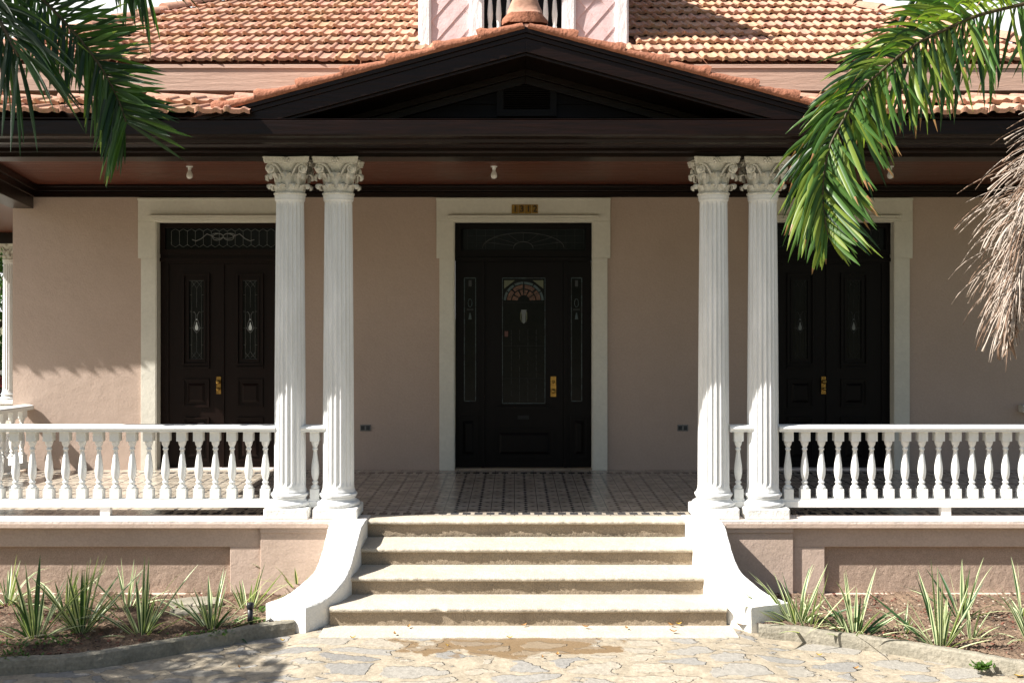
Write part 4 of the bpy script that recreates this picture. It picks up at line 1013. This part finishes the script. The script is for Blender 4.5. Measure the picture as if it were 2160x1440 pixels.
for px, lb in ((771,'small grey electrical socket on the wall left of the main door'),(1440,'small grey electrical socket on the wall right of the main door')):
    o = empty('wall_socket', (X(px), WY, ZW(902)), label=lb, cat='socket', group='wall sockets')
    b = MB(); b.box(-.065,.065,-.012,0,-.04,.04); b.build('cover_plate', grey, o, bevel=.004)
    for s_ in (-1, 1): b = MB(); b.box(.032*s_-.022, .032*s_+.022, -.018, -.0121, -.026, .026); b.build('outlet', leadd, o)
b = MB(); x_ = X(2148); b.box(x_, x_+.35, WY-.12, WY-.001, ZW(868), ZW(853)); b.box(x_+.01, x_+.34, WY-.125, WY-.1205, ZW(866), ZW(856))
tag(b.build('wall_bracket', trim, bevel=.006), 'small pale bracket on the pink wall at the right edge', 'bracket')
# irrigation riser
o = empty('sprinkler_pipe', tuple(G(528,1316,.07)), label='short black irrigation pipe standing in the left flower bed', cat='pipe')
b = MB(); b.lathe([(.022,-.05),(.022,.13)], 14); b.build('pipe', blackp, o); b = MB(); b.lathe([(.026,.125),(.028,.13),(.028,.165),(.022,.172),(.01,.174)], 14); b.build('cap', blackp, o)

# ------------------------------------------------------------------ variegated lilies
def lily(px, py, h, n, seed, label, lean=0, z=.03, group='variegated lily clumps', low=0):
    rr = random.Random(seed); p = G(px, py, z); b = MB(); sc = h*1.02*p.y/F
    for k in range(int(n*1.05)):
        an = rr.uniform(0, 2*math.pi); o_ = Vector((math.cos(an), math.sin(an)*.8, 0)); spread = rr.uniform(.03,1.1)+low; L_ = sc*rr.uniform(.55,1.12)*(1 if rr.random() < .75 else .6)
        if low and rr.random() < .3: L_ *= 1.2
        el = math.pi/2-spread; pos = o_*rr.uniform(.0,.035); wd = rr.uniform(.008,.0135)*(sc/.5)**.5*1.15
        N_ = 7; rows = []; d = (o_*math.cos(el)+Vector((lean*.3,0,math.sin(el)))).normalized(); side = d.cross(Vector((0,0,1))).normalized()
        side = (side+Vector((rr.uniform(-.9,.9), rr.uniform(-.4,.4), rr.uniform(-.2,.2)))).normalized(); curl = rr.uniform(.02,.14)*(1+spread)
        if rr.random() < .08: curl += .4
        pt = Vector(pos)-Vector((0,0,.05))
        for i in range(N_+1):
            t = i/N_; w_ = wd*(.55+.9*t if t < .4 else .91+.1*math.sin(t*3))*(1-max(0,(t-.5)/.5)**1.8)+.0006
            nn = d.cross(side).normalized()
            rows.append([pt+side*w_, pt+side*w_*.42+nn*w_*.25, pt-side*w_*.42+nn*w_*.25, pt-side*w_])
            pt = pt+d*(L_/N_); d = (d+Vector((0,0,-curl/N_*2.2))*(1+t)).normalized()
        m_ = rr.random()
        for kk, mi in ((0,1),(1,0),(2,1)):
            b.grid([[r[kk], r[kk+1]] for r in rows], m=(mi if m_ > .15 else 0), sm=True)
    o = b.build('variegated_lily', [vg, vc], fix=False); o.location = p
    return tag(o, label, 'plant', group)
LL = [(15,1268,115,20,0,'variegated lily cut by the left edge, close to the base wall'),
 (72,1345,190,34,0,'tall variegated lily at the front of the left bed, nearest the left edge'),
 (140,1290,130,22,0,'variegated lily in the second row of the left bed, behind the tall front clumps'),
 (172,1326,165,34,0,'dense variegated lily in the left bed, below the railing foot'),
 (268,1282,110,16,0,'slim upright variegated lily against the left recessed panel'),
 (300,1338,165,24,0,'variegated lily with a long drooping blade, third clump at the front of the left bed'),
 (392,1292,80,18,.35,'low sprawling variegated lily by the stones of the left bed'),
 (445,1326,140,30,.1,'variegated lily close to the left kerb, next to the black pipe'),
 (522,1288,115,22,0,'variegated lily in front of the pink pilaster, behind the black pipe'),
 (628,1240,95,16,.1,'variegated lily half hidden behind the left white cheek wall')]
for i, (px, py, h, n, low, lb) in enumerate(LL): lily(px, py, h, n, 100+i, lb, low=low, z=.05 if py > 1300 else -.0)
RL = [(1600,1235,85,7,0,'dark variegated lily blade showing behind the right white cheek wall'),
 (1682,1318,150,30,0,'variegated lily touching the foot of the right white cheek wall'),
 (1705,1328,130,16,.1,'variegated lily just right of the clump at the right cheek wall'),
 (1802,1342,150,34,0,'variegated lily in front of the left corner of the right recessed panel'),
 (1905,1330,80,20,.2,'smallest variegated lily in the middle of the right bed'),
 (1985,1366,180,28,0,'tall variegated lily nearest the kerb in the right bed'),
 (2028,1300,135,20,0,'upright variegated lily in the back row of the right bed'),
 (2048,1345,90,18,.15,'short variegated lily right of the tall front clump in the right bed'),
 (2158,1300,140,16,0,'variegated lily at the right edge, back row'),
 (2175,1352,110,20,.2,'variegated lily at the right edge, front row')]
for i, (px, py, h, n, low, lb) in enumerate(RL): lily(px, py, h, n, 200+i, lb, low=low, z=.05 if py > 1300 else .0, group='variegated lily clumps')
# weeds: one sprawling ground cover, one clump by the kerb
def weed_patch(spots, seed, name, n, sz):
    rr = random.Random(seed); b = MB()
    for (px, py, rx, z) in spots:
        c_ = G(px, py, z)
        for k in range(n):
            p = c_+Vector((rr.gauss(0,rx), rr.gauss(0,rx*.6), rr.uniform(0,.03))); an = rr.uniform(0,6.3); d = Vector((math.cos(an),math.sin(an),rr.uniform(.1,.9)))*sz*rr.uniform(.5,1.2); s_ = Vector((-math.sin(an),math.cos(an),0))*sz*.3
            b.add([p, p+d*.5+s_, p+d, p+d*.5-s_], [(0,1,2,3)])
    return b.build(name, weedm, fix=False)
tag(weed_patch([(45,1362,.1,.08),(130,1352,.12,.08),(20,1385,.08,.09),(410,1345,.07,.07),(460,1340,.05,.07),(560,1290,.06,.03),(530,1315,.08,.05)], 3, 'weeds', 70, .035), kind='stuff')
tag(weed_patch([(2070,1412,.03,.03)], 4, 'weed_clump', 110, .04), 'small green weed growing over the right kerb', 'plant')
# red mulch and stone chips on the soil
b = MB(); rr = random.Random(9)
def soilz(p, path):
    q = min(path, key=lambda k: abs(k.x-p[0])); f_ = max(0, min(1, (p[1]-q.y-.1)/(10.05-q.y-.1))); return .085-.13*f_, f_
for k in range(1700):
    x = rr.uniform(-4.9,-1.95) if rr.random() < .5 else rr.uniform(2.2,4.9)
    y = rr.uniform(7.8, 9.98); z, f_ = soilz((x,y), KL if x < 0 else KR)
    q = min((KL if x < 0 else KR), key=lambda k_: abs(k_.x-x))
    if y < q.y+.13: continue
    s_ = rr.uniform(.004,.014); an = rr.uniform(0,6.3); a1 = Vector((math.cos(an),math.sin(an),rr.uniform(-.3,.3)))*s_; a2 = Vector((-math.sin(an),math.cos(an),rr.uniform(-.3,.3)))*s_*.6; a3 = Vector((0,0,s_*.3))
    b.obox((x,y,z+.010), a1, a2, a3, rr.choice((0,0,1,2)))
tag(b.build('mulch', [M('red_mulch',(.19,.075,.05),.9), M('pale_chip',(.45,.36,.27),.9), M('dark_mulch',(.08,.055,.04),.9)], fix=False), kind='stuff')
dead = MB(); rr = random.Random(77)
for k in range(70):
    x = rr.uniform(-4.6,-1.9) if rr.random() < .55 else rr.uniform(2.2,4.8); y = rr.uniform(8.1, 9.9); z, f_ = soilz((x,y), KL if x < 0 else KR)
    q = min((KL if x < 0 else KR), key=lambda k_: abs(k_.x-x))
    if y < q.y+.15: continue
    an = rr.uniform(-.7,.7); L_ = rr.uniform(.08,.3); d = Vector((math.cos(an), math.sin(an), 0)); s_ = Vector((-d.y,d.x,0))*rr.uniform(.003,.006); rows = []
    for i in range(5): t = i/4; c_ = Vector((x,y,z+.016+.02*math.sin(t*3.1)))+d*L_*t+s_*6*t*t; rows.append([c_+s_*(1-t*.8), c_-s_*(1-t*.8)])
    dead.grid(rows, m=rr.choice((0,0,1)))
tag(dead.build('dry_blades', [straw, kerbm], fix=False), kind='stuff')
# two flat stones in the left bed
for (px, py, w_, lb) in ((420,1275,.26,'pale flat stone lying in the left flower bed behind the lilies'),(395,1296,.16,'small grey stone in the left flower bed beside the low lily')):
    rr = random.Random(px); b = MB(); p = G(px, py, .0); n = 9; top = []; 
    for k in range(n): t = 2*math.pi*k/n; top.append(Vector((w_*math.cos(t)*rr.uniform(.8,1.1), w_*.55*math.sin(t)*rr.uniform(.8,1.1), 0)))
    b.add([q+Vector((0,0,-.06)) for q in top]+[q+Vector((0,0,.03+rr.uniform(-.006,.006))) for q in top]+[q*.85+Vector((0,0,.045)) for q in top], [(i,(i+1)%n,(i+1)%n+n,i+n) for i in range(n)]+[(i+n,(i+1)%n+n,(i+1)%n+2*n,i+2*n) for i in range(n)]+[tuple(range(2*n,3*n))])
    o = b.build('flat_stone', kerbm); o.location = p; tag(o, lb, 'stone')
# fallen leaves
FL = [(596,1351,.042,'yellow'),(505,1408,0,'brown'),(744,1354,0,'yellow'),(1075,1350,.014,'yellow'),(944,1371,0,'yellow'),(862,1322,.045,'brown'),(1145,1392,.014,'brown'),(1176,1386,.014,'brown'),(1235,1322,.05,'brown'),(1415,1318,.05,'brown'),(1432,1316,.05,'yellow'),(1420,1332,.05,'brown'),(1728,1382,0,'yellow'),(1805,1410,0,'brown'),(2150,1425,.0,'yellow'),(833,1337,.045,'brown'),(1322,1325,.045,'brown'),(1105,1319,.045,'brown')]
FLAB = ['yellow leaf on the paving by the foot of the left cheek wall','brown leaf on the paving below the left kerb','yellow leaf on the stones left of the damp stain','yellow leaf lying on the damp stain near the bottom step','yellow leaf at the left rim of the damp stain','brown leaf on the bottom slab near its left end','brown leaf just below the damp stain, left of a pair','brown curled leaf below the damp stain, right of a pair','brown leaf on the bottom slab right of centre','brown leaf on the bottom slab near the right end of the last riser','yellow leaf tucked against the last riser at the right','brown leaf at the front edge of the bottom slab on the right','yellow leaf on the flagstones in front of the right kerb','brown curled leaf on the flagstones below the right kerb','large yellow leaf at the bottom right corner','brown leaf low on the slab, left part','tiny brown leaf on the slab between centre and right end','tiny brown leaf in the middle of the slab']
yel = M('yellow_leaf', (.60,.38,.05), .6)
for (px, py, z, c_), lb in zip(FL, FLAB):
    rr = random.Random(px); b = MB(); s_ = .028 if px < 2000 else .06; s_ *= rr.uniform(.6,1.1); an = rr.uniform(0,6.3); p = G(px, py, z+.006); p.z = max(p.z, pz(p.x, p.y)+.006) if p.y < 8.38 else p.z
    d = Vector((math.cos(an), math.sin(an), 0)); q = Vector((-d.y, d.x, 0)); rows = []
    for i in range(6):
        t = i/5; w_ = s_*.45*math.sin(math.pi*(t*.94+.03)); lift = .012*(t-.5)**2*4+.003
        rows.append([d*s_*2*(t-.5)+q*w_+Vector((0,0,lift+.006)), d*s_*2*(t-.5)+Vector((0,0,lift)), d*s_*2*(t-.5)-q*w_+Vector((0,0,lift+.006))])
    b.grid(rows, sm=True); o = b.build('fallen_leaf', yel if c_ == 'yellow' else dry, fix=False); o.location = p
    tag(o, lb, 'leaf', 'fallen leaves')

# ------------------------------------------------------------------ palms
def frond_mb(pts, rib, nleaf, la, lb_, spreadA, spreadB, droop, seed, wd=.012, dark=.35, yel_=.2, tip=.04, depthj=.5, tuft=True):
    """rachis through pts; leaflets on side A (left of travel seen from the camera) and side B"""
    rr = random.Random(seed); b = MB(); path = cat([Vector(p) for p in pts], 10); n = len(path)
    b.tube(path, [rib*(1-.75*i/(n-1))+.0015 for i in range(n)], 6, 3)
    for side, Ln, spr in ((1, la, spreadA), (-1, lb_, spreadB)):
        for k in range(nleaf):
            f_ = (k+rr.uniform(0,1))/nleaf; i = min(n-2, int(f_*(n-1))); p = path[i].lerp(path[i+1], f_*(n-1)-i); tg = (path[i+1]-path[i]).normalized()
            out = Vector((tg.z, 0, -tg.x)); out = -out if side > 0 else out
            out = (out+Vector((0, rr.uniform(-depthj, depthj), 0))).normalized()
            sp = spr(f_)+rr.uniform(-.16,.16); d = (tg*math.cos(sp)+out*math.sin(sp)).normalized()
            L_ = Ln(f_)*rr.uniform(.72,1.08); N_ = 7
            sd2 = d.cross(Vector((rr.uniform(-.5,.5),-1,rr.uniform(-.5,.5)))).normalized(); w_ = wd*rr.uniform(.75,1.2)
            g = droop(side)*rr.uniform(.6,1.4); rows = []; pt = Vector(p)
            for j in range(N_+1):
                t = j/N_; ww = w_*(.5+1.1*t if t < .35 else .885+.12*(t-.35))*(1-max(0,(t-.55)/.45)**1.7)+.0005
                nn = d.cross(sd2).normalized(); rows.append([pt+sd2*ww+nn*ww*.35, pt, pt-sd2*ww+nn*ww*.35]); pt = pt+d*(L_/N_); d = (d+Vector((0,0,-g/N_))).normalized()
            m_ = rr.random(); mi = 0
            if m_ < dark: mi = 2
            elif m_ > 1-yel_: mi = 1
            b.grid(rows[:-1], m=mi, sm=True); b.grid(rows[-2:], m=(4 if rr.random() < tip*4 else mi), sm=True)
    return b
PM = [leafA, leafB, leafC, ribm, leafT]
def palm_trunk(x, y, h, r, parent):
    b = MB(); rows = []; rr = random.Random(int(abs(x)*10)); n = 18
    for i in range(60):
        z = -.2+(h+.2)*i/59; q = r*(1.15-.35*i/59)*(1+.05*(i % 2)); rows.append([(x+q*math.cos(2*math.pi*k/n)+.1*math.sin(z*.4), y+q*math.sin(2*math.pi*k/n), z) for k in range(n)])
    b.grid(rows, sm=True, closed=True); b.add(rows[-1], [tuple(range(n))]); return b.build('trunk', bark, parent)
# right palm
YR = 5.0
pR = empty('palm_tree', label='feathery palm whose bright green frond arches in from the upper right corner', cat='palm tree')
palm_trunk(3.6, 5.3, 4.3, .12, pR)
def pp2(l, Y0, Y1): return [P(x, y, Y0+(Y1-Y0)*i/(len(l)-1)) for i, (x, y) in enumerate(l)]
up_ = lambda s: .0
fr = frond_mb(pp2([(2560,-40),(2350,-35),(2200,0),(2073,30),(2000,60),(1930,95),(1865,145),(1812,195),(1778,255),(1750,310),(1738,370),(1736,430),(1746,495)], 5.15, 4.9), .009, 235,
    lambda f: .50*(1-.32*f) if f < .93 else .2, lambda f: .40*(1-.1*f) if f < .9 else .2, lambda f: 1.4-.7*f, lambda f: 1.15-.6*f, lambda s: .05 if s > 0 else 1.1, 31, wd=.0105, dark=.2, yel_=.36, tip=.05, depthj=1.3)
fr.build('frond', PM, pR, fix=False)
fr = frond_mb(pp2([(2500,-40),(2400,-100),(2280,-130),(2160,-120),(2040,-90),(1960,-50)], 5.2, 5.6), .014, 90, lambda f: .34, lambda f: .36, lambda f: .9-.3*f, lambda f: .95-.4*f, lambda s: .5, 32, dark=.2)
fr.build('frond', PM, pR, fix=False)
fr = frond_mb(pp2([(2500,-20),(2420,60),(2330,200),(2290,330),(2270,430)], 5.1, 5.0), .014, 60, lambda f: .30, lambda f: .30, lambda f: .8-.3*f, lambda f: .8-.4*f, lambda s: .6, 33, dark=.3)
fr.build('frond', PM, pR, fix=False)
# dead, dry frond hanging at the right edge: thin curling strands
b = MB(); rr = random.Random(41)
spine = cat(pp2([(2330,230),(2270,290),(2210,370),(2180,460),(2160,550),(2145,630),(2125,710)], 4.95, 4.9), 10)
b.tube(spine, [.012*(1-.6*i/len(spine)) for i in range(len(spine))], 6)
ns = len(spine)
for k in range(640):
    f_ = rr.random()**.9; i = min(ns-2, int(f_*(ns-1))); p = spine[i].lerp(spine[i+1], rr.random()); L_ = (.50-.20*f_)*rr.uniform(.45,1.05) if f_ < .85 else rr.uniform(.05,.13)
    s_ = -1 if rr.random() < .72 else 1; d = Vector((s_*rr.uniform(.5,1.2)*(1-.6*f_), rr.uniform(-.6,.5), rr.uniform(-.7,.45)-.6*f_)).normalized(); pt = Vector(p); pts = [pt.copy()]; c_ = rr.uniform(.5,1.1)*(1.0+.5*f_); wv = rr.uniform(-.12,.12)
    for j in range(7):
        pt = pt+d*(L_/7); pts.append(pt.copy()); d = (d+Vector((wv*math.sin(j),0,-c_/7*1.4))).normalized()
    r_ = rr.uniform(.0014,.0028); b.tube(pts, [r_]*7+[r_*.5 if rr.random() < .7 else r_*2.2], 4, rr.choice((0,0,1)))
for k in range(26):
    p = spine[-1]+Vector((rr.uniform(-.02,.02),rr.uniform(-.02,.02),rr.uniform(-.0,.12))); b.tube([p, p+Vector((rr.uniform(-.03,.03),0,-.06)), p+Vector((rr.uniform(-.04,.03),0,-.11))], [.004,.006,.003], 5, 1)
tag(b.build('dead_frond', [M('bleached_straw',(.52,.45,.39),.75,(.30,.23,.18),12,.9), straw], pR, fix=False), 'dry pale straw-like dead frond hanging at the right edge')
# left palm
PML = [leafD, leafA, leafC, ribm, leafB]
pL = empty('palm_tree', label='dark green palm whose fronds droop in from the upper left corner', cat='palm tree')
palm_trunk(-3.6, 4.7, 4.35, .12, pL)
fr = frond_mb(pp2([(-480,-60),(-200,-110),(0,-75),(80,-10),(148,60),(205,130),(245,200),(266,258)], 4.75, 4.55), .009, 165,
    lambda f: .33-.06*f, lambda f: .42-.12*f, lambda f: 1.25-.35*f, lambda f: 1.0-.4*f, lambda s: .05 if s > 0 else .9, 51, wd=.0085, dark=.4, yel_=.25, depthj=1.3)
fr.build('frond', PML, pL, fix=False)
fr = frond_mb(pp2([(-480,-40),(-300,-120),(-120,-60),(-20,20),(40,120)], 4.6, 4.3), .018, 80, lambda f: .42, lambda f: .42, lambda f: .8-.3*f, lambda f: .9-.4*f, lambda s: .9, 52, wd=.0085, dark=.75, yel_=.05, depthj=1.3)
fr.build('frond', PML, pL, fix=False)
fr = frond_mb(pp2([(-480,-40),(-250,-250),(0,-260),(150,-200),(240,-130),(300,-60)], 4.9, 5.3), .016, 90, lambda f: .36, lambda f: .40, lambda f: .9-.3*f, lambda f: 1.0-.4*f, lambda s: .7, 53, wd=.0085, dark=.6, yel_=.08, depthj=1.3)
fr.build('frond', PML, pL, fix=False)
for q in [k for k in kids(pL) if k.name.startswith('frond')][:2]:
    for sh in (.95,):
        c_ = q.copy(); col.objects.link(c_); c_.parent = pL; c_.location = SUN*sh  # unseen frond copies moved toward the sun, added to shade the visible fronds
# a third palm out of frame to the left whose crown dapples the kerb and bed
pS = empty('palm_tree', label='bushy palm standing outside the left edge that dapples the kerb', cat='palm tree')
palm_trunk(-6.9, 6.5, 3.7, .13, pS); rr = random.Random(60)
for k in range(13):
    an = k*2*math.pi/13+rr.uniform(-.2,.2); d = Vector((math.cos(an), math.sin(an), 0)); o0 = Vector((-6.9,6.5,3.75)); L_ = rr.uniform(1.5,2.0)
    pts = [o0, o0+d*L_*.35+Vector((0,0,.45)), o0+d*L_*.7+Vector((0,0,.35)), o0+d*L_+Vector((0,0,-.25))]
    b = MB(); path = cat(pts, 10); b.tube(path, .01, 5, 3)
    for j in range(240):
        f_ = rr.random(); i = min(len(path)-2, int(f_*(len(path)-1))); tg = (path[i+1]-path[i]).normalized(); s_ = tg.cross(Vector((0,0,1))).normalized()*rr.choice((-1,1)); dd = (tg*.6+s_+Vector((0,0,rr.uniform(-.5,.1)))).normalized(); l_ = .45*(1-.3*f_)
        w_ = dd.cross(Vector((0,0,1))).normalized()*.018; q = path[i]; b.add([q, q+dd*l_*.4+w_, q+dd*l_+Vector((0,0,-.1)), q+dd*l_*.4-w_], [(0,1,2,3)], 0)
    b.build('frond', PM, pS, fix=False)

# ------------------------------------------------------------------ things seen past the left corner, added trees behind the camera
def tree(x, y, h, r, seed, label):
    rr = random.Random(seed); o = empty('leafy_tree', (x,y,-.15), label=label, cat='tree'); b = MB()
    b.tube([(0,0,0),(.1,0,h*.3),(0,.1,h*.6)], [.16,.12,.06], 8)
    for k in range(6): an = rr.uniform(0,6.3); b.tube([(0,0,h*.35),(math.cos(an)*r*.5,math.sin(an)*r*.5,h*.6),(math.cos(an)*r*.8,math.sin(an)*r*.8,h*.8)], [.06,.04,.015], 6)
    b.build('trunk', bark, o); b = MB()
    cl = [(Vector((rr.gauss(0,r*.45), rr.gauss(0,r*.45), h*rr.uniform(.2,1.0))), rr.uniform(.35,.7)) for _ in range(40)]
    for c_, q in cl:
        for k in range(130):
            p = c_+Vector((rr.gauss(0,q*.5),rr.gauss(0,q*.5),rr.gauss(0,q*.45))); a1 = Vector((rr.uniform(-1,1),rr.uniform(-1,1),rr.uniform(-1,1))).normalized()*rr.uniform(.05,.11); a2 = a1.cross(Vector((rr.uniform(-1,1),rr.uniform(-1,1),rr.uniform(-1,1)))).normalized()*a1.length*.5
            b.add([p-a1, p+a2, p+a1, p-a2], [(0,1,2,3)])
    b.build('crown', treem, o, fix=False); return o
tree(-13.6, 28, 5.0, 1.6, 1, 'green leafy tree seen past the house corner at the left edge')
tree(-16.5, 31, 6.0, 2.0, 2, 'darker leafy tree beyond the far left column')
tree(-7.0, 27.5, 8.2, 2.0, 3, 'treetop behind the left hip of the tiled roof')
tb = tree(-9, -13, 9.0, 2.6, 7, 'added unseen tree behind the viewer blocking sky light, furthest left of its row')  # unseen tree row added behind the camera to block low sky light
for k, (x_, y_, rz_) in enumerate(((-3.5,-15,1.1),(2.5,-13.5,2.3),(8.5,-14.5,3.6),(14,-11,4.4),(-15,-9,5.2))):
    t2 = copy_tree(tb); t2.location = (x_, y_, -.15); t2.rotation_euler.z = rz_; t2.scale = (1.25,1.25,1.05)
    t2['label'] = ('added unseen tree behind the viewer blocking sky light, second from the left','added unseen tree straight behind the viewer blocking sky light','added unseen tree behind the viewer on the right, blocking sky light','added unseen tree behind the viewer blocking sky light, rightmost of its row','added unseen tree left of the viewer blocking sky light, nearest the side garden')[k]
fn = empty('picket_fence', (-13.5, 25.5, 0), label='white picket fence far behind the left corner of the house', cat='fence')
b = MB()
for k in range(26): b.box(-2.4+k*.19, -2.4+k*.19+.05, 0, .03, 0, 1.35)
b.build('pickets', white, fn); b = MB(); b.box(-2.5,2.6,.03,.07,.3,.38); b.box(-2.5,2.6,.03,.07,1.1,1.18); b.build('rails', white, fn)
car = empty('parked_car', (-14.6, 29.0, 0), rz=.2, label='dark red parked car glimpsed past the left corner of the house', cat='car')
b = MB(); b.prism([(-2.1,.3),(2.1,.3),(2.15,.7),(1.9,.85),(1.0,.95),(.5,1.38),(-1.0,1.4),(-1.7,.98),(-2.15,.9)], -.8, .8); b.build('body', redp, car, bevel=.08)
b = MB(); b.prism([(-1.45,.98),(.85,.96),(.42,1.32),(-.95,1.34)], -.81, .81); b.build('window', glassd, car)
for x_ in (-1.35, 1.35):
    for y_ in (-.75,.75): b = MB(); b.lathe([(.31,-.1),(.33,-.05),(.33,.05),(.31,.1)], 20, (x_,y_,.33), ax=1); b.build('wheel', rubber, car)
for o in bpy.data.materials:
    if '_b' in o: del o['_b']
